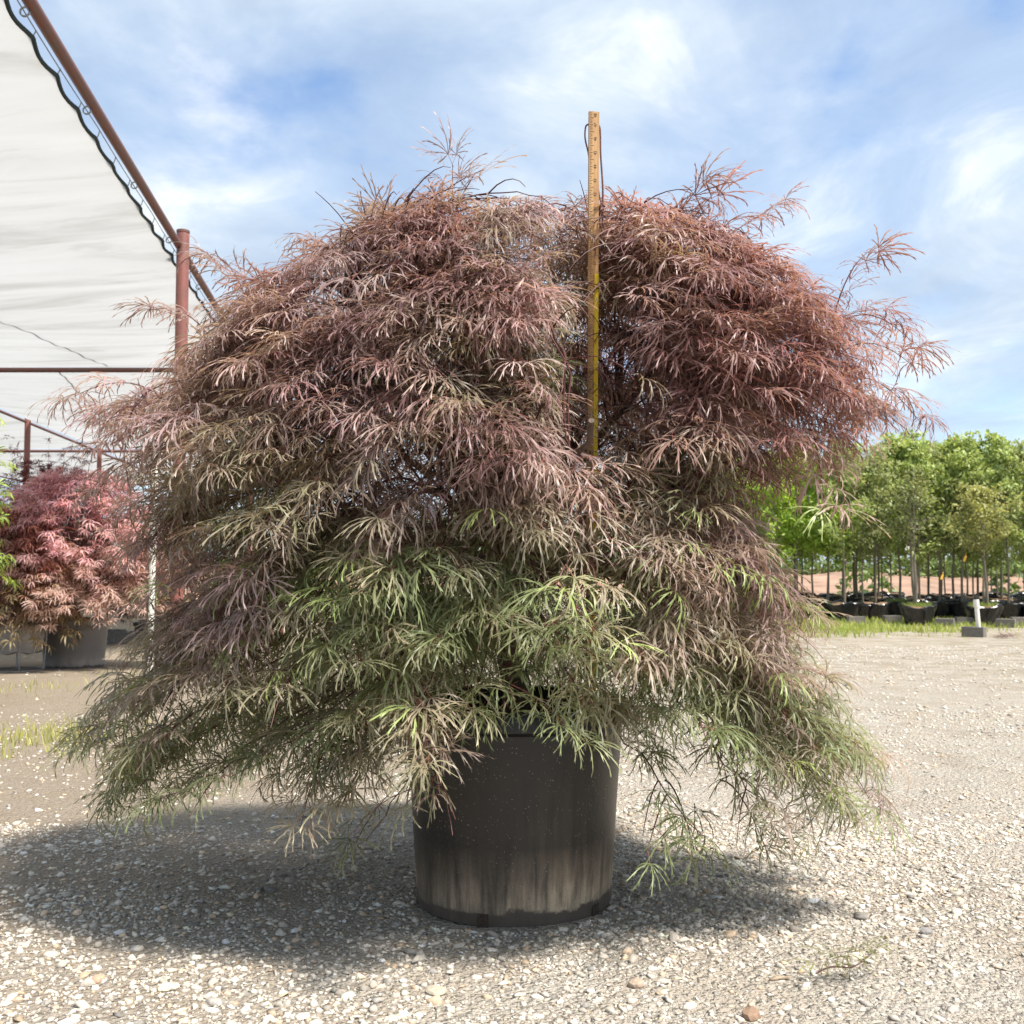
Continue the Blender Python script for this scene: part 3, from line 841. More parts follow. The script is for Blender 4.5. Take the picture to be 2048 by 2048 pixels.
# ------------------------------------------------------------------ measuring stick
ruler = empty('measuring_stick', stick_b, 'wooden measuring stick with inch marks standing upright in the maple crown', 'ruler')
zax = (stick_t - stick_b).normalized(); xax = Vector((1, 0, 0)); xax = (xax - zax * xax.dot(zax)).normalized(); yax = zax.cross(xax)
ruler.rotation_euler = (Matrix((xax, yax, zax)).transposed() @ Matrix.Rotation(R(17), 3, 'Z')).to_euler()
SL = (stick_t - stick_b).length; RW = 0.0196
MB().box((-RW / 2, -0.0028, 0), (RW / 2, 0.0028, SL)).build('stick', M['wood'], ruler)
tk = MB(); INCH = 0.0254
for i8 in range(1, 384):
    zc = SL - i8 * INCH / 8 + 0.30 * INCH / 8
    ln8 = 0.0085 if i8 % 8 == 4 else 0.0052 if i8 % 2 == 0 else 0.0034
    if i8 % 8 == 0: ln8 = 0.0062
    if zc < 0.05: break
    y0 = -0.0030
    tk.add([(-RW / 2 + 0.0006, y0, zc - 0.00035), (-RW / 2 + 0.0006 + ln8, y0, zc - 0.00035), (-RW / 2 + 0.0006 + ln8, y0, zc + 0.00035), (-RW / 2 + 0.0006, y0, zc + 0.00035)], [(0, 1, 2, 3)])
tk.build('tick_marks', M['ink'], ruler)
nm = MB()
for q in range(0, 40):
    num = 48 - q; zc = SL - (q * 8 + 2.2) * INCH / 8 if q == 0 else SL - (q * 8) * INCH / 8 + 0.3 * INCH / 8
    cu = bpy.data.curves.new('num', 'FONT'); cu.body = str(num); cu.size = 0.0085; cu.align_x = 'CENTER'; cu.align_y = 'CENTER'
    to = bpy.data.objects.new('num', cu); C.objects.link(to)
    me = to.to_mesh()
    if zc > 0.06:
        # printed turned a quarter, reading up the stick
        nm.add([(-v.co.y + 0.0022, -0.0031, v.co.x * 0.92 + zc) for v in me.vertices], [tuple(reversed(p.vertices)) for p in me.polygons])
    to.to_mesh_clear(); bpy.data.objects.remove(to); bpy.data.curves.remove(cu)
nm.build('numerals', M['ink'], ruler)
zy = SL - (560 - 225) / 28.6 * INCH
MB().box((RW / 2 - 0.0078, -0.0033, 0.02), (RW / 2 + 0.0003, -0.0026, zy)).build('yellow_band', M['yellow'], ruler)
# leather loop through the hole near the top
zh = SL - 0.022
lo_ = MB()
Lft = [(-RW / 2 + 0.001, 0.005, zh), (-RW / 2 - 0.004, 0.005, zh - 0.004), (-RW / 2 - 0.0062, 0.004, zh - 0.018), (-RW / 2 - 0.0048, 0.004, zh - 0.032), (-RW / 2 + 0.001, 0.006, zh - 0.05), (-0.002, 0.007, zh - 0.08), (RW / 2 - 0.001, 0.006, zh - 0.105), (RW / 2 + 0.003, 0.003, zh - 0.128), (RW / 2 + 0.006, 0.0, zh - 0.145)]
Rgt = [(RW / 2 - 0.002, 0.005, zh + 0.002), (RW / 2 + 0.003, 0.004, zh - 0.002), (RW / 2 + 0.0045, 0.003, zh - 0.016), (RW / 2 + 0.0048, 0.002, zh - 0.05), (RW / 2 + 0.0075, 0.001, zh - 0.09), (RW / 2 + 0.009, 0.0, zh - 0.12), (RW / 2 + 0.0085, 0.0, zh - 0.146)]


def smooth(pts, n=6):
    P = np.array(pts, float); out = []
    for i in range(len(P) - 1):
        p0, p1, p2, p3 = P[max(i - 1, 0)], P[i], P[i + 1], P[min(i + 2, len(P) - 1)]
        for t_ in np.linspace(0, 1, n, endpoint=False):
            out.append(0.5 * ((2 * p1) + (-p0 + p2) * t_ + (2 * p0 - 5 * p1 + 4 * p2 - p3) * t_ ** 2 + (-p0 + 3 * p1 - 3 * p2 + p3) * t_ ** 3))
    out.append(P[-1]); return [tuple(q) for q in out]


lo_.tube(smooth(Lft), 0.0016, 8); lo_.tube(smooth(Rgt), 0.0018, 8)
kz = zh - 0.15; kx = RW / 2 + 0.0072
kn = [(kx + 0.0048 * math.cos(a), -0.001 + 0.003 * math.sin(2 * a), kz + 0.0045 * math.sin(a) - 0.0007 * i) for i, a in enumerate(np.linspace(0, 4 * math.pi, 22))]
lo_.tube(smooth(kn, 2), 0.0020, 8)
for dx, L_ in ((-0.006, 0.032), (0.001, 0.036)):
    lo_.tube(smooth([(kx, -0.001, kz - 0.004), (kx + dx * 0.5, -0.001, kz - 0.016), (kx + dx, -0.002, kz - L_)]), 0.0017, 8)
lo_.build('leather_loop', M['leather'], ruler, True)

# ------------------------------------------------------------------ shade structure on the left
BZ = 3.60                                              # height of the pipes
xA = lambda D: -3.05 - 0.135 * (D - 9.35)
OFF = -5.06
sroot_p = Vector((xA(9.35), 9.35, float(gz(0, 9.35))))
sh = empty('shade_structure', sroot_p, 'red steel pipe frame carrying stretched white shade cloth', 'shade structure')


def sb(mb_, name, mat, sm=False, parent=None):
    o_ = mb_.build(name, mat, parent or sh, sm)
    if parent is None: o_.location = -sroot_p
    return o_


for (D, off) in [(9.35, 0), (14.75, 0), (20.1, 0), (25.4, 0), (9.35, OFF), (14.75, OFF), (20.1, OFF), (25.4, OFF), (14.75, 2 * OFF), (25.4, 2 * OFF)]:
    x = xA(D) + off; g0 = float(gz(x, D)) - 0.03
    p = MB(); top = BZ + 0.13 if (D, off) == (9.35, 0) else BZ + 0.05
    p.tube([(x, D, g0), (x, D, 1.5), (x, D, top - 0.02), (x, D, top)], [0.057, 0.057, 0.057, 0.054], 20)
    po = sb(p, 'post', M['pipe_red'], True)
    cpm = MB(); cpm.tube([(x, D, top - 0.01), (x, D, top + 0.012)], 0.060, 20)
    co = cpm.build('post_cap', M['pipe_rust'], po, True)
for off in (0, OFF, 2 * OFF):
    p = MB(); xo = -0.03
    p.tube([(xA(d) + off + xo, d - 0.05, BZ - (0.13 if off else 0)) for d in np.linspace(2.6, 37, 12)], 0.036 if off == 0 else 0.028, 12); sb(p, 'beam', M['pipe_rust'], True)
for D in (4.0, 14.75, 25.4, 36):
    p = MB(); p.tube([(xA(D) - 0.02 + OFF * t_, D + 0.06 + 0.135 * 5 * t_ * 0, BZ - 0.115) for t_ in np.linspace(0, 2.05, 9)], 0.036, 12); sb(p, 'cross_pipe', M['pipe_rust'], True)
# cables below the cloth
for pts in ([(-5.62, 4.5, 3.47), (-5.68, 11.4, 3.40), (-5.85, 14.7, 3.53)], [(-6.67, 14.9, 3.52), (-7.3, 17.8, 3.42), (-8.1, 20.8, 3.45), (-9.0, 25.2, 3.5)]):
    p = MB(); p.tube(smooth(pts, 8), 0.011, 6); sb(p, 'cable', M['cable'], True)
# edge wire with rings
p = MB(); p.tube([(xA(d) - 0.068, d, BZ - 0.045 - 0.012 * math.sin(math.pi * ((d / 1.66) % 1))) for d in np.linspace(3.2, 14.6, 60)], 0.0035, 5); sb(p, 'edge_wire', M['cable'])
for D in (5.25, 6.42, 7.72, 9.05, 10.6, 12.2, 13.7):
    rm = MB(); cx = xA(D) - 0.07
    rm.tube([(cx + 0.025 * math.cos(a), D, BZ - 0.045 + 0.025 * math.sin(a)) for a in np.linspace(0, 2 * math.pi, 15)], 0.0055, 6); sb(rm, 'ring', M['galv'], True)
TIE = 0.43


def cloth(name, D0, D1, off, right_scallop):
    nd, nw = (int((D1 - D0) / (0.06 if right_scallop else 0.3)), 22)
    ds = np.linspace(D0, D1, nd); ws = np.linspace(0, 1, nw)
    DD, WW = np.meshgrid(ds, ws, indexing='ij')
    phs = np.abs(np.sin(np.pi * (DD - 5.43) / TIE))
    inset = (0.085 + 0.03 * phs) if right_scallop else 0.06
    xr = xA(DD) + off - inset; xl = xA(DD) + off + OFF + 0.06
    Xc = xr + (xl - xr) * WW
    tD = (DD - D0) / (D1 - D0)
    sag = 0.10 * np.sin(np.pi * WW) * np.sin(np.pi * np.clip(tD, 0, 1)) ** 0.6 + 0.16 * np.sin(np.pi * np.clip(tD, 0, 1)) * (0.3 + 0.7 * np.sin(np.pi * WW))
    Zc = BZ - 0.07 - sag * 0.8 + 0.010 * np.sin(DD * 5 + 3 * WW) * np.sin(WW * 9) + 0.006 * np.sin(DD * 13 + WW * 4)
    ix = np.arange(DD.size).reshape(DD.shape)
    q = np.stack([ix[:-1, :-1], ix[1:, :-1], ix[1:, 1:], ix[:-1, 1:]], -1).reshape(-1, 4)
    o_ = bpy.data.objects.new('shade_cloth', np_mesh('shade_cloth', np.stack([Xc, DD, Zc], -1).reshape(-1, 3), q, smooth=True, mat=M['cloth']))
    link(o_, sh); o_.location = -sroot_p
    if right_scallop:
        h_ = MB(); h_.tube([(Xc[i, 0], ds[i], Zc[i, 0]) for i in range(nd)], 0.013, 6); h_.build('hem', M['hem'], o_, True)
        for kk in range(-5, 22):
            d_ = 5.43 + kk * TIE
            if D0 + 0.1 < d_ < D1 - 0.1:
                zi = float(np.interp(d_, ds, Zc[:, 0])); xx = xA(d_)
                ti = MB(); ti.tube([(xx - 0.09, d_, zi), (xx - 0.08, d_ + 0.01, zi + 0.03), (xx - 0.068, d_, BZ - 0.05)], 0.004, 5); ti.build('wire_tie', M['galv'], o_)


cloth('a', 2.9, 14.80, 0, True)
cloth('b', 14.82, 25.3, 0, True)
cloth('c', 9.0, 25.3, OFF, False)
cloth('d', 25.5, 36.0, 0, False); cloth('e', 25.5, 36.0, OFF, False)

# ------------------------------------------------------------------ other laceleaf and upright maples (left)
far_protos = [leaf_proto(200 + i, teeth=False, secs=3, droop=(0.7, 1.0, 1.3)[i], nl=5) for i in range(3)]


def small_maple(name, base, label, width, height, nleaf, pal, pal_low, seed, depth=None, spike=0.0, zlow=0.0, flat=1.0, lsize=1.0, group=None, tree_droop=1.0, trunk_h=0.3):
    """domed maple: base = foot of the trunk (soil level)"""
    r_ = np.random.default_rng(seed)
    root = empty(name, base, label, 'tree', group)
    depth = depth or width
    b0 = np.zeros(3)
    mb_ = MB(); mb_.tube([(0, 0, -0.04), (0.02, 0.01, trunk_h * 0.5), (-0.01, 0.0, trunk_h), (0.015, 0.01, height * 0.55)], [0.03, 0.026, 0.02, 0.009], 8); mb_.build('trunk', M['bark'], root, True)
    ns = nleaf // 12; P_, F_, N_, pth, rad = [], [], [], [], []
    for i in range(ns):
        a = r_.uniform(0, 2 * np.pi); zf = r_.random()
        rr_ = math.sqrt(max(0.02, 1 - (zf ** 2) * 0.96)) * r_.uniform(0.72, 1.02)
        E = np.array([rr_ * math.cos(a) * width / 2, rr_ * math.sin(a) * depth / 2, zlow + zf * (height - zlow)])
        S = np.array([E[0] * 0.15, E[1] * 0.15, max(trunk_h, E[2] * 0.55)])
        o_ = np.array([math.cos(a), math.sin(a), 0])
        Q = bez(S, S + (E - S) * 0.4 + [0, 0, 0.14 * tree_droop], E - o_ * 0.12 + [0, 0, 0.09 * tree_droop], E, 9); pth.append(Q); rad.append(np.linspace(0.004, 0.001, 9))
        for s in np.linspace(0.42, 1.0, 6):
            p = np.array([np.interp(s, np.linspace(0, 1, 9), Q[:, j]) for j in range(3)])
            for sg in (-1, 1):
                t_ = Q[-1] - Q[-3]; t_ /= np.linalg.norm(t_) + 1e-9; sd = np.cross(t_, [0, 0, 1.0]); sd /= np.linalg.norm(sd) + 1e-9
                fw = t_ * 0.6 + sd * sg * r_.uniform(0.3, 1.0) + o_ * 0.4 + [0, 0, r_.uniform(-0.2, 0.3)]; fw /= np.linalg.norm(fw)
                P_.append(p + fw * 0.03 + r_.normal(0, 0.018, 3)); F_.append(fw); N_.append(np.array([0, 0, 1.0]) + o_ * 0.3 + r_.normal(0, 0.3, 3))
    for i in range(int(spike * 10)):
        a = r_.uniform(0, 6.28); e = np.array([math.cos(a) * width * 0.2, math.sin(a) * depth * 0.2, height * r_.uniform(1.0, 1.18)]); s_ = np.array([e[0] * 0.6, e[1] * 0.6, height * 0.7])
        Q = bez(s_, s_ * 0.7 + e * 0.3, s_ * 0.3 + e * 0.7, e, 6); pth.append(Q); rad.append(np.linspace(0.004, 0.001, 6))
        for q in Q[1:]:
            for _ in range(3): fw = r_.normal(0, 1, 3); fw[2] *= 0.4; fw /= np.linalg.norm(fw); P_.append(q + fw * 0.03); F_.append(fw); N_.append(np.array([0, 0, 1.0]) + r_.normal(0, 0.3, 3))
    P_ = np.array(P_); F_ = np.array(F_); N_ = np.array(N_); n = len(P_)
    t_ = np.clip((P_[:, 2] - zlow) / (height - zlow) * 1.5 - 0.25 + r_.normal(0, 0.2, n) + 0.8 * (vnoise(P_[:, 0] * 3, P_[:, 2] * 3 + P_[:, 1], 2.2, seed) - 0.5), 0, 1)
    cl = mixc(np.repeat(np.array(pal_low)[None], n, 0), np.array(pal)[None], t_) * np.exp(r_.normal(0, 0.2, n))[:, None]
    Vv, Tt, Cc = scatter(far_protos, P_, frames(F_, N_), r_.uniform(0.8, 1.2, n) * lsize, cl)
    fo = link(bpy.data.objects.new('crown', np_mesh('crown', Vv, Tt, Cc, mat=M['leaf_far'])), root)
    fo['kind'] = 'stuff'
    Vv, Tt = thin_tubes(pth, rad, 3)
    link(bpy.data.objects.new('branches', np_mesh('branches', Vv, Tt, mat=M['twig'])), root)
    return root


def side_pot(name, p, rtop, rbot, h, label, mat, group=None):
    root = empty(name, p, label, 'pot', group)
    pr = [(rbot - 0.012, 0), (rbot, 0.006), (rtop - 0.02, h - 0.055), (rtop, h - 0.052), (rtop + 0.004, h - 0.01), (rtop - 0.003, h), (rtop - 0.018, h - 0.004), (rtop - 0.03, h - 0.06)]
    MB().lathe(pr, 48).build('pot_shell', mat, root, True)
    MB().lathe([(0.001, h - 0.05), (rtop * 0.5, h - 0.052), (rtop - 0.028, h - 0.06)], 24).build('soil', M['soil'], root, True)
    return root


pk = gp(122, 1338); pk_s = pk + Vector((0, 0.28, 0))
pk_s.z = float(gz(pk_s.x, pk_s.y)) - 0.005
side_pot('nursery_pot', pk_s, 0.315, 0.262, 0.46, 'weathered grey plastic pot under the pink laceleaf maple', M['pot_far'])
small_maple('pink_laceleaf_maple', pk_s + Vector((0, 0, 0.41)), 'rosy pink laceleaf maple with a domed crown in the weathered grey pot', 2.15, 1.42, 4600, (0.60, 0.33, 0.37), (0.46, 0.32, 0.27), 31, zlow=0.06, lsize=1.35, trunk_h=0.25)
# wire basket planter at the very left
wb = gp(8, 1345); wbp = wb + Vector((0, 0.25, 0)); wbp.z = float(gz(wbp.x, wbp.y))
wroot = empty('wire_basket_planter', wbp, 'pale plastic lined wire basket planter on thin legs beside the weathered grey pot', 'planter')
MB().lathe([(0.14, 0.16), (0.19, 0.17), (0.215, 0.30), (0.225, 0.42), (0.21, 0.425), (0.19, 0.40)], 28, wob=lambda a, z, r: (0.012 * math.sin(9 * a + 6 * z), 0.012 * math.sin(5 * a + 1))).build('liner', M['basket_cloth'], wroot, True)
MB().lathe([(0.001, 0.39), (0.1, 0.395), (0.2, 0.385)], 20).build('soil', M['soil'], wroot, True)
for q in range(4):
    a = q * math.pi / 2 + 0.5
    m_ = MB(); m_.tube([(0.235 * math.cos(a), 0.235 * math.sin(a), 0.45), (0.21 * math.cos(a), 0.21 * math.sin(a), 0.0)], 0.007, 6); m_.build('leg', M['galv'], wroot, True)
for zc, rc in ((0.44, 0.236), (0.01, 0.212)):
    m_ = MB(); m_.tube([(rc * math.cos(a), rc * math.sin(a), zc) for a in np.linspace(0, 2 * math.pi, 33)], 0.007, 6); m_.build('hoop', M['galv'], wroot, True)
small_maple('bronze_laceleaf_maple', wbp + Vector((-0.12, 0.1, 0.37)), 'brownish pink laceleaf maple growing in the wire basket planter', 1.4, 1.05, 2200, (0.46, 0.20, 0.16), (0.26, 0.21, 0.11), 32, zlow=-0.12, lsize=1.35, trunk_h=0.2)
# more maples behind
for (u, v, wd_, ht_, nl_, sd_, lb, pal, pll) in [
    (70, 1290, 2.8, 2.45, 4500, 33, 'dark maroon upright maple with feathery top behind the pink laceleaf maple', (0.13, 0.030, 0.036), (0.11, 0.05, 0.04)),
    (300, 1285, 1.9, 1.5, 2200, 34, 'deep red bushy maple behind the white standpipe', (0.24, 0.07, 0.065), (0.20, 0.13, 0.08))]:
    b = gp(u, v); pp = b + Vector((0, 0.3, 0)); pp.z = float(gz(pp.x, pp.y))
    side_pot('nursery_pot', pp, 0.27, 0.23, 0.36, 'black plastic pot in the shade under the ' + ('dark maroon maple' if sd_ == 33 else 'deep red bushy maple'), M['pot_far'])
    small_maple('red_upright_maple', pp + Vector((0, 0, 0.31)), lb, wd_, ht_, nl_, pal, pll, sd_, spike=1.2, zlow=0.05, lsize=1.4)
gb = gp(-205, 1400); gb.z = float(gz(gb.x, gb.y))
side_pot('nursery_pot', gb, 0.25, 0.21, 0.36, 'black plastic pot holding the bright green maple', M['pot_far'])
small_maple('green_laceleaf_maple', gb + Vector((0, 0, 0.31)), 'bright yellow green laceleaf maple reaching in beside the wire basket planter', 1.2, 1.95, 2000, (0.34, 0.44, 0.07), (0.24, 0.33, 0.06), 36, zlow=0.40, lsize=1.3, trunk_h=0.45)

# white standpipe between the left maples
sp_ = gp(299, 1354)
pr_ = empty('standpipe', sp_, 'tall white plastic irrigation standpipe beside the pink laceleaf maple', 'pipe')
MB().tube([(0, 0, -0.05), (0.004, 0, 0.6), (0.016, 0, 1.86)], 0.026, 14).build('pipe', M['pvc'], pr_, True)
MB().tube([(0.0155, 0, 1.82), (0.016, 0, 1.90)], 0.033, 14).build('coupling', M['pvc'], pr_, True)
MB().tube([(0.002, 0, 0.22), (0.003, 0, 0.30)], 0.032, 14).build('coupling', M['pvc'], pr_, True)


def cmu(name, p, rz, label, mat, L_=0.39, W_=0.19, H_=0.19, group=None):
    """hollow two-cell concrete block"""
    root = empty(name, p, label, 'concrete block', group, rz)
    m_ = MB(); t_ = 0.034; x0, x1, y0, y1 = -L_ / 2, L_ / 2, -W_ / 2, W_ / 2
    m_.box((x0, y0, 0), (x1, y0 + t_, H_)); m_.box((x0, y1 - t_, 0), (x1, y1, H_))
    ws_ = [x0, -t_ / 2, x1 - t_] if L_ > 0.25 else [x0, x1 - t_]
    for xx in ws_: m_.box((xx, y0 + t_, 0), (xx + t_, y1 - t_, H_ - 0.001))
    b_ = m_.build('block', mat, root)
    bv = b_.modifiers.new('bevel', 'BEVEL'); bv.width = 0.006; bv.segments = 2
    return root


for (u, v, rz, lb) in [(245, 1287, 0.1, 'grey concrete block on bare earth behind the weathered grey pot'), (225, 1281, -0.2, 'grey concrete block tucked behind the weathered grey pot, farther back')]:
    cmu('concrete_block', gp(u, v), rz, lb, M['concrete_dark'])
p_ = gp(292, 1290); side_pot('nursery_pot', p_, 0.19, 0.16, 0.34, 'empty looking black pot standing beside the white standpipe', M['pot'])

# ------------------------------------------------------------------ container tree yard on the right
def quad_leaves(P, size, r_, elong=1.5):
    n = len(P)
    f = r_.normal(0, 1, (n, 3)); f[:, 2] -= 0.25; nn = r_.normal(0, 0.7, (n, 3)) + [0, 0, 0.9]
    Rm = frames(f, nn); s = size * r_.uniform(0.65, 1.3, n)
    pv = np.array([[0, -0.5 * elong, 0], [0.38, -0.05, 0.06], [0, 0.55 * elong, -0.08], [-0.38, -0.05, 0.06]])
    V = np.einsum('nij,kj->nki', Rm, pv) * s[:, None, None] + P[:, None]
    T = np.array([[0, 1, 2], [0, 2, 3]])[None] + (np.arange(n) * 4)[:, None, None]
    return V.reshape(-1, 3), T.reshape(-1, 3)


def yard_tree_data(seed, height, cw, clear, nleaf, c0, c1, leafs=0.075, tr=0.034, dens_top=1.0, multi=1):
    """mesh data of a slim container-grown tree: trunk, branches, crown"""
    r_ = np.random.default_rng(seed)
    mb_ = MB()
    lean = r_.normal(0, 0.05, 2)
    for q in range(multi):
        off = r_.normal(0, 0.05, 2) * (multi > 1); l2 = lean + r_.normal(0, 0.12, 2) * (multi > 1)
        pts = [(off[0], off[1], -0.04)]; hh = height * 0.93
        for s in np.linspace(0.15, 1, 7): pts.append((off[0] + l2[0] * s * 1.3 + r_.normal(0, 0.018), off[1] + l2[1] * s * 1.3 + r_.normal(0, 0.018), hh * s))
        mb_.tube(pts, [tr * (1 - 0.86 * s) for s in np.linspace(0, 1, 8)], 7)
    brs, tips, rad = [], [], []
    nb = 46
    for i in range(nb):
        zf = r_.uniform(0, 1) ** 0.9; zb = clear + (height - clear) * zf * 0.9; a = r_.uniform(0, 6.283)
        prof_w = (0.45 + 0.55 * math.sin(math.pi * min(1, zf * 0.85 + 0.18))) * (1 - 0.45 * zf ** 3)
        L = cw / 2 * prof_w * r_.uniform(0.7, 1.1)
        s = np.array([lean[0] * zb / height, lean[1] * zb / height, zb]); e = s + np.array([math.cos(a) * L, math.sin(a) * L, L * r_.uniform(0.25, 0.9)])
        e[2] = min(e[2], height); Q = bez(s, s + (e - s) * 0.35 + [0, 0, -0.02], s + (e - s) * 0.7, e, 6); brs.append(Q); rad.append(np.linspace(0.010, 0.002, 6)); tips.append(Q)
    P = []
    per = nleaf // nb
    for Q in tips:
        k_ = 4
        cs = Q[r_.integers(2, 6, k_)] + r_.normal(0, 0.07, (k_, 3))
        for c in cs: P.append(c + r_.normal(0, 0.085, (max(2, per // k_), 3)) * [1, 1, 0.75])
    P = np.concatenate(P); P[:, 2] = np.maximum(P[:, 2], clear * 0.85)
    V, T = quad_leaves(P, leafs, r_)
    n = len(P); t_ = np.clip(0.5 + r_.normal(0, 0.3, n) + 0.5 * (P[:, 2] - clear) / (height - clear) - 0.25, 0, 1)
    cl = mixc(np.repeat(np.array(c0)[None], n, 0), np.array(c1)[None], t_)
    me = np_mesh('crown', V, T, np.repeat(cl, 4, 0), mat=M['leaf_far'])
    bv, bt = thin_tubes(brs, rad, 4)
    return mb_.mesh('trunk', M['trunk'], True), np_mesh('branches', bv, bt, mat=M['trunk']), me


kinds = {
    'bright': [yard_tree_data(300 + i, 4.5, 2.0, 1.05, 4000, (0.25, 0.40, 0.06), (0.52, 0.68, 0.13), 0.085) for i in range(2)],
    'mid': [yard_tree_data(310 + i, 4.45, 1.75, 1.05, 3700, (0.18, 0.25, 0.07), (0.47, 0.56, 0.20), 0.08) for i in range(3)],
    'grey': [yard_tree_data(320 + i, 4.2, 1.4, 1.25, 2500, (0.20, 0.24, 0.10), (0.44, 0.48, 0.23), 0.065, 0.028) for i in range(2)],
    'olive': [yard_tree_data(330, 2.75, 1.75, 1.1, 3400, (0.20, 0.22, 0.07), (0.44, 0.45, 0.18), 0.065, 0.036, multi=2)],
    'pale': [yard_tree_data(331, 3.3, 1.15, 1.2, 1100, (0.15, 0.18, 0.06), (0.30, 0.33, 0.13), 0.065, 0.04, multi=2)],
}
tint_lab = {'bright': ('bright green leafy young tree with slim trunk in the container yard', 'bright green trees in the container yard'),
            'mid': ('mid green leafy young tree with slim dark trunk in the container yard', 'mid green trees in the container yard'),
            'grey': ('grey green thin crowned young tree in the container yard', 'grey green trees in the container yard')}


def yard_tree(p, kind_, var, label=None, group=None, sc=1.0, rz=0.0):
    tr_, br_, cr_ = kinds[kind_][var]
    root = empty('young_tree', p, label or tint_lab[kind_][0], 'tree', group if label else tint_lab[kind_][1], rz)
    root.scale = (sc, sc, sc)
    for nm_, me in (('trunk', tr_), ('branches', br_), ('crown', cr_)):
        ob = link(bpy.data.objects.new(nm_, me), root)
        if nm_ != 'trunk': ob['kind'] = 'stuff'
    return root


def bag_data(seed, r0, h):
    r_ = np.random.default_rng(seed); ph = r_.uniform(0, 6, 6)
    wob = lambda a, z, r: ((0.030 * math.sin(3 * a + ph[0]) + 0.022 * math.sin(7 * a + ph[1] + 9 * z) + 0.012 * math.sin(13 * a + ph[2] - 14 * z)) * (0.4 + z / h), 0.035 * math.sin(2 * a + ph[3]) * (z / h) + 0.018 * math.sin(5 * a + ph[4]) * (z / h) ** 2)
    pr = [(r0 * 0.62, 0.0), (r0 * 0.72, 0.02), (r0 * 0.80, h * 0.30), (r0 * 0.93, h * 0.62), (r0 * 1.03, h * 0.86), (r0 * 1.06, h * 0.95), (r0 * 1.01, h), (r0 * 0.93, h * 0.985), (r0 * 0.88, h * 0.9)]
    b_ = MB().lathe(pr, 40, wob=wob).mesh('bag', M['bag'], True)
    s_ = MB().lathe([(0.001, h * 0.97), (r0 * 0.4, h * 0.98), (r0 * 0.75, h * 0.955), (r0 * 0.92, h * 0.9)], 24, wob=lambda a, z, r: (0, 0.035 * math.sin(2 * a + ph[3]) * min(1, r / r0) + 0.012 * math.sin(9 * a + r * 20))).mesh('soil', M['bag_soil'], True)
    return b_, s_


bags = [bag_data(400 + i, 0.39, 0.47) for i in range(4)]
tuft_r = np.random.default_rng(77)


def blades(n, spread, h0, h1, r_, colr=((0.16, 0.26, 0.05), (0.34, 0.42, 0.10)), z=0.0, shape='disc'):
    a = r_.uniform(0, 6.283, n); rr_ = spread * np.sqrt(r_.random(n))
    P = np.stack([rr_ * np.cos(a), rr_ * np.sin(a), np.full(n, z)], -1)
    return blade_mesh(P, h0, h1, r_, colr)


def blade_mesh(P, h0, h1, r_, colr, wid=0.006):
    n = len(P); h = r_.uniform(h0, h1, n); d = r_.normal(0, 0.35, (n, 2)); a = r_.uniform(0, 3.14, n); w_ = wid * r_.uniform(0.6, 1.4, n)
    s = np.stack([np.cos(a) * w_, np.sin(a) * w_, 0 * a], -1)
    m1 = P + np.stack([d[:, 0] * h * 0.3, d[:, 1] * h * 0.3, h * 0.55], -1); tp = P + np.stack([d[:, 0] * h, d[:, 1] * h, h], -1)
    V = np.stack([P - s, P + s, m1 + s * 0.7, m1 - s * 0.7, tp], 1)
    T = np.array([[0, 1, 2], [0, 2, 3], [3, 2, 4]])[None] + (np.arange(n) * 5)[:, None, None]
    c = mixc(np.repeat(np.array(colr[0])[None], n, 0), np.array(colr[1])[None], r_.random(n))
    return V.reshape(-1, 3), T.reshape(-1, 3), np.repeat(c, 5, 0)


tv = blades(420, 0.34, 0.03, 0.13, tuft_r, z=0.45)
tuft_me = np_mesh('weeds', *tv, mat=M['leaf_far'])


def bag(p, i, label, group=None, weeds=False, sc=1.0, rz=0.0):
    root = empty('grow_bag', p, label, 'grow bag', group, rz); root.scale = (sc, sc, sc)
    link(bpy.data.objects.new('bag', bags[i % 4][0]), root); link(bpy.data.objects.new('soil', bags[i % 4][1]), root)
    if weeds: ob = link(bpy.data.objects.new('weeds', tuft_me), root); ob['kind'] = 'stuff'
    return root


def on_soil(p, sc=1.0): return p + Vector((0, 0, 0.45 * sc))


# front bags, placed from the photograph
A = gp(1836, 1251)
bag(A, 0, 'wrinkled black grow bag with grassy top standing forward of the block row', None, True, 0.98)
yard_tree(on_soil(A), 'pale', 0, 'pale trunked young tree forking low in the forward grassy grow bag', None, 1.0, 0.6)
B = gp(1968, 1251)
bag(B, 1, 'black grow bag with grassy top behind the white sprinkler pipe', None, True, 0.98, 1.1)
yard_tree(on_soil(B), 'olive', 0, 'low olive yellow round crowned tree behind the white sprinkler pipe', None, 1.0, 0.4)
front = [(1690, 1242, 2, 'mid', 0), (1752, 1240, 3, 'grey', 0), (1800, 1237, 0, 'mid', 1), (1880, 1239, 1, 'grey', 1), (1925, 1240, 3, 'mid', 2), (2018, 1243, 2, 'mid', 0), (2070, 1244, 0, 'grey', 0)]
rr2 = np.random.default_rng(9)
for (u, v, i, kd, vr) in front:
    p = gp(u, v); bag(p, i, 'shiny black grow bag in the front row behind the concrete blocks', 'front row of grow bags', u == 1800, 0.95, rr2.uniform(0, 6))
    yard_tree(on_soil(p, 0.95), kd, vr, sc=rr2.uniform(0.92, 1.03), rz=rr2.uniform(0, 6))
rows = [(26.4, 'b'), (28.6, 'c'), (31.0, 'd'), (33.6, 'e')]
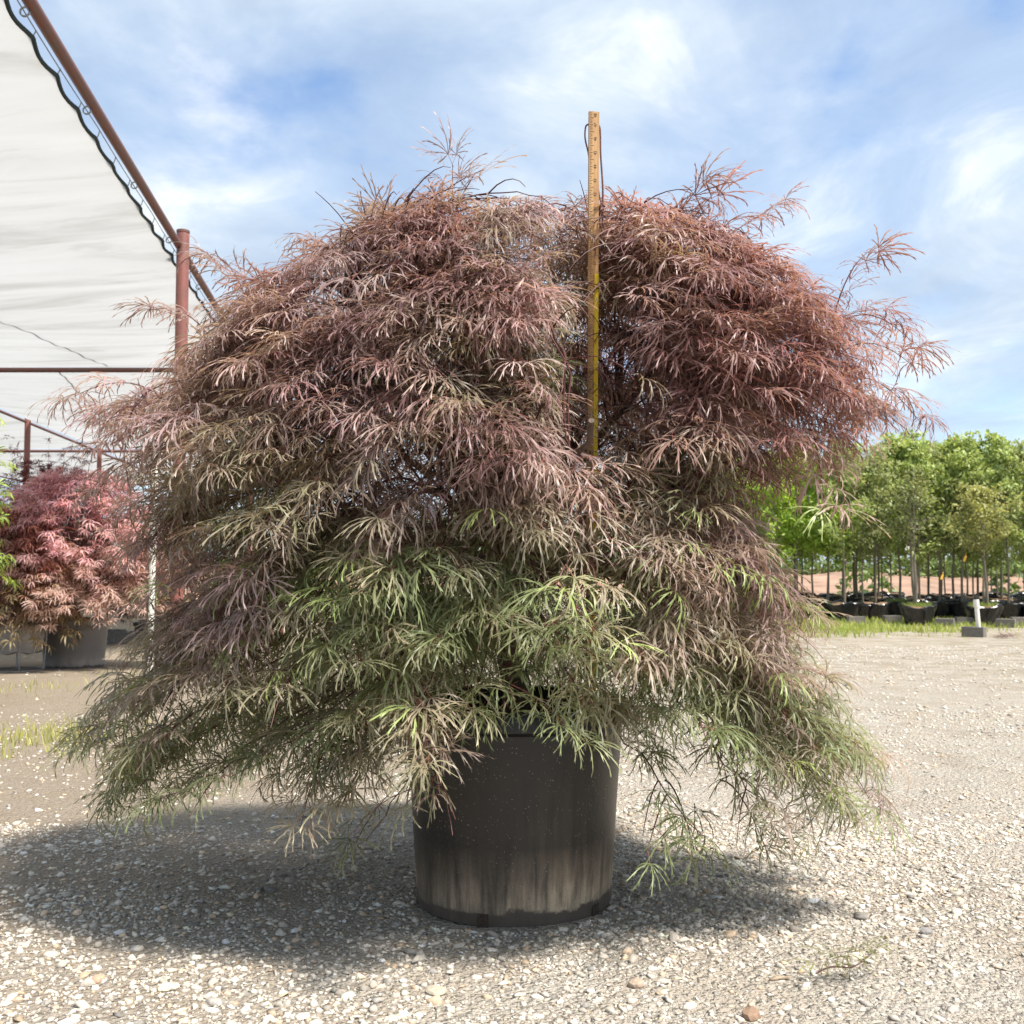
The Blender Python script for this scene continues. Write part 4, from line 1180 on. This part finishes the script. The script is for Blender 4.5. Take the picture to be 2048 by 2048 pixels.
for ri, (D, _) in enumerate(rows):
    u = 1462 + 17 * ri
    while u < 2190:
        Dd = D + rr2.normal(0, 0.25); uu = u + rr2.normal(0, 15)
        x = (uu - 1024) / F * Dd; p = Vector((x, Dd, float(gz(x, Dd))))
        kd = 'bright' if uu < 1660 or (uu < 1800 and ri > 1 and rr2.random() < 0.6) else ('grey' if rr2.random() < 0.3 else 'mid')
        bag(p, int(rr2.integers(0, 4)), 'black grow bag standing deep among the trees of the container yard', 'grow bags in the back rows', False, rr2.uniform(0.9, 1.05), rr2.uniform(0, 6))
        yard_tree(on_soil(p), kd, int(rr2.integers(0, len(kinds[kd]))), sc=rr2.uniform(0.80, 1.07), rz=rr2.uniform(0, 6))
        u += 62 + rr2.uniform(-10, 14) - 4 * ri

blk = [(1712, 1249, 0.03), (1784, 1247, 0.02), (1890, 1254, -0.55), (1928, 1251, -0.04), (2012, 1255, -0.6), (2040, 1251, -0.1)]
for (u, v, rz) in blk:
    cmu('concrete_block', gp(u, v), rz, 'grey hollow concrete block edging the row of grow bags', M['concrete_dark'], group='blocks edging the grow bags')
bp_ = gp(1948, 1274)
cmu('concrete_block', bp_, -0.72, 'dark hollow concrete block around the foot of the white sprinkler pipe', M['concrete_dark'])
rp = empty('sprinkler_pipe', bp_ + Vector((0.10, 0.0, 0.0)), 'white plastic sprinkler pipe rising out of the dark hollow concrete block', 'pipe')
MB().tube([(0.0, 0, 0.0), (-0.02, 0, 0.3), (-0.045, 0, 0.66)], 0.041, 16).build('pipe', M['pvc'], rp, True)
MB().tube([(-0.038, 0, 0.55), (-0.047, 0, 0.69)], 0.052, 16).build('coupling', M['pvc'], rp, True)
hd = MB(); hd.tube([(-0.046, 0, 0.69), (-0.047, 0, 0.74)], 0.022, 10); hd.tube([(-0.047, 0, 0.73), (-0.047, 0, 0.765)], [0.034, 0.03], 10); hd.tube([(-0.047, 0, 0.755), (-0.10, -0.02, 0.80), (-0.065, 0, 0.82)], 0.012, 8)
hd.build('sprinkler_head', M['black_head'], rp, True)

# tags and stakes in the yard
for (u, v, D, mt, lb, ln) in [(1816, 1096, 25.0, 'tag_white', 'small white plant label tied to a sapling in the container yard', (0.16, 0.05)), (1884, 1154, 25.2, 'tag_yellow', 'yellow ribbon tag hanging from a sapling among the green crowns', (0.05, 0.13)), (1930, 1117, 23.4, 'tag_yellow', 'yellow ribbon tag on the olive crowned tree', (0.05, 0.14))]:
    p = at(u, v, D)
    m_ = MB(); m_.box((-ln[0] / 2, -0.004, -ln[1] / 2), (ln[0] / 2, 0.004, ln[1] / 2)); m_.tube([(0, 0.004, ln[1] / 2), (0.01, 0.05, ln[1] / 2 + 0.08)], 0.004, 5)
    o_ = m_.build('plant_tag', M[mt]); o_.location = p; o_.rotation_euler = (0, R(25) if mt == 'tag_yellow' else R(-25), 0.2); tag(o_, lb, 'tag')

# grass strip along the yard and thin grass on the left (stuff)
r_ = np.random.default_rng(55)
n = 14000
D = r_.uniform(18.6, 26.0, n); x = r_.uniform(0.25, 0.56, n) * D
kp = r_.random(n) < np.clip(vnoise(x, D, 0.9, 7) * 1.5 - 0.15 - 0.45 * np.clip((22.6 - D) / 1.6, 0, 2), 0.02, 1); D, x = D[kp], x[kp]
P = np.stack([x, D, gz(x, D)], -1)
V, T, CL = blade_mesh(P, 0.04, 0.16, r_, ((0.22, 0.30, 0.06), (0.46, 0.50, 0.14)), 0.011)
n = 2600; ctrs = np.array([[*gp(70, 1480)[:2], 0.16], [*gp(20, 1500)[:2], 0.2], [*gp(40, 1380)[:2], 0.3], [*gp(120, 1460)[:2], 0.15], [*gp(330, 1350)[:2], 0.4]])
ci = r_.integers(0, len(ctrs), 700); P2 = np.zeros((700, 3)); P2[:, :2] = ctrs[ci, :2] + r_.normal(0, 1, (700, 2)) * ctrs[ci, 2:3]; P2[:, 2] = ground_fine(P2[:, 0], P2[:, 1])
tag(link(bpy.data.objects.new('grass', np_mesh('grass', V, T, CL, mat=M['leaf_far']))), 'sunlit short grass strip at the edge of the container yard', 'grass', kind='stuff')
tag(link(bpy.data.objects.new('sparse_grass', np_mesh('sparse_grass', *blade_mesh(P2, 0.02, 0.07, r_, ((0.30, 0.33, 0.09), (0.55, 0.52, 0.20)), 0.003), mat=M['leaf_far']))), 'sparse yellowish grass blades on bare earth before the weathered grey pot', 'grass', kind='stuff')

# wood beyond the bank (reads as one mass) - many leaf clumps over trunks
r_ = np.random.default_rng(91)
P = []; tr_p, tr_r = [], []
for i in range(120):
    x = r_.uniform(-34, 60); y = r_.uniform(60, 70); g0 = float(gz(x, y)) + 0.7; h = r_.uniform(3.6, 6.2) if x > 8 else r_.uniform(3.0, 4.6); cw = r_.uniform(1.2, 2.0)
    n = 300; q = r_.normal(0, 1, (n, 3)); q /= np.linalg.norm(q, axis=1, keepdims=True); q *= r_.uniform(0.5, 1.0, (n, 1)) ** 0.5
    P.append(np.array([x, y, g0 + h * 0.52]) + q * [cw, cw, h * 0.52] + r_.normal(0, 0.12, (n, 3)))
    tr_p.append(np.array([[x, y, g0 - 1.4], [x, y, g0 + h * 0.4], [x, y, g0 + h * 0.7]])); tr_r.append(np.array([0.1, 0.08, 0.04]))
for i in range(185):
    fr = i > 165
    x = r_.uniform(-34, 62) if not fr else r_.uniform(-12, 30); y = r_.uniform(54, 59) if not fr else r_.uniform(37, 46); g0 = float(gz(x, y)) + (0.0 if fr else 0.55); n = 150; h = r_.uniform(0.7, 1.5)
    q = r_.normal(0, 1, (n, 3)); q /= np.linalg.norm(q, axis=1, keepdims=True); q *= r_.uniform(0.4, 1.0, (n, 1)) ** 0.5
    P.append(np.array([x, y, g0 + h * 0.5]) + q * [1.1, 0.9, h * 0.6] + r_.normal(0, 0.1, (n, 3)))
P = np.concatenate(P); V, T = quad_leaves(P, 0.24, r_); n = len(P)
cl = mixc(np.repeat(np.array([[0.06, 0.10, 0.035]]), n, 0), np.array([[0.18, 0.25, 0.07]]), r_.random(n))
wo = link(bpy.data.objects.new('woodland', np_mesh('woodland', V, T, np.repeat(cl, 4, 0), mat=M['leaf_far']))); tag(wo, 'far green wood along the top of the clay bank', 'woodland', kind='stuff')
V, T = thin_tubes(tr_p, tr_r, 5); to_ = link(bpy.data.objects.new('trunks', np_mesh('trunks', V, T, mat=M['trunk'])), wo); to_['kind'] = 'stuff'

# ------------------------------------------------------------------ small litter
def sprig(u, v, label, seed, L=0.10, cols=(0.18, 0.19, 0.06), cat='twig', nleaf=6, lsc=0.7):
    r_ = np.random.default_rng(seed); p = gp(u, v); p.z = float(ground_fine(p.x, p.y)) + 0.008
    root = empty('fallen_sprig', p, label, cat)
    Q = np.array([[-L / 2, 0.0, 0.004], [-L * 0.2, 0.01, 0.010], [L * 0.15, 0.004, 0.012], [L / 2, 0.02, 0.022]])
    m_ = MB(); m_.tube(smooth([tuple(q) for q in Q], 4), 0.0013, 5); m_.build('stem', M['twig'], root)
    P_ = np.array([Q[0] * (1 - t_) + Q[3] * t_ + [0, 0, 0.012] for t_ in np.linspace(0, 1, nleaf)]); f = np.stack([np.where(np.arange(nleaf) % 2, 1.0, -0.9), r_.normal(0, 0.6, nleaf), r_.uniform(0.15, 0.6, nleaf)], -1)
    Vv, Tt, Cc = scatter(protos, P_, frames(f, np.tile([0, 0, 1.0], (nleaf, 1)) + r_.normal(0, 0.2, (nleaf, 3))), np.full(nleaf, lsc), np.tile(np.array(cols), (nleaf, 1)) * np.exp(r_.normal(0, 0.2, (nleaf, 1))), kind=r_.integers(0, 2, nleaf))
    Vv[:, 2] = np.maximum(Vv[:, 2], 0.002)
    link(bpy.data.objects.new('leaves', np_mesh('leaves', Vv, Tt, Cc, mat=M['leaf'])), root)


sprig(1690, 1972, 'fallen green laceleaf sprig lying alone on the open gravel', 61, 0.085, lsc=0.62)
sprig(2008, 1277, 'dark red leafy weed clump beside the dark hollow concrete block', 62, 0.30, (0.10, 0.03, 0.03), 'weed', 10, 2.2)
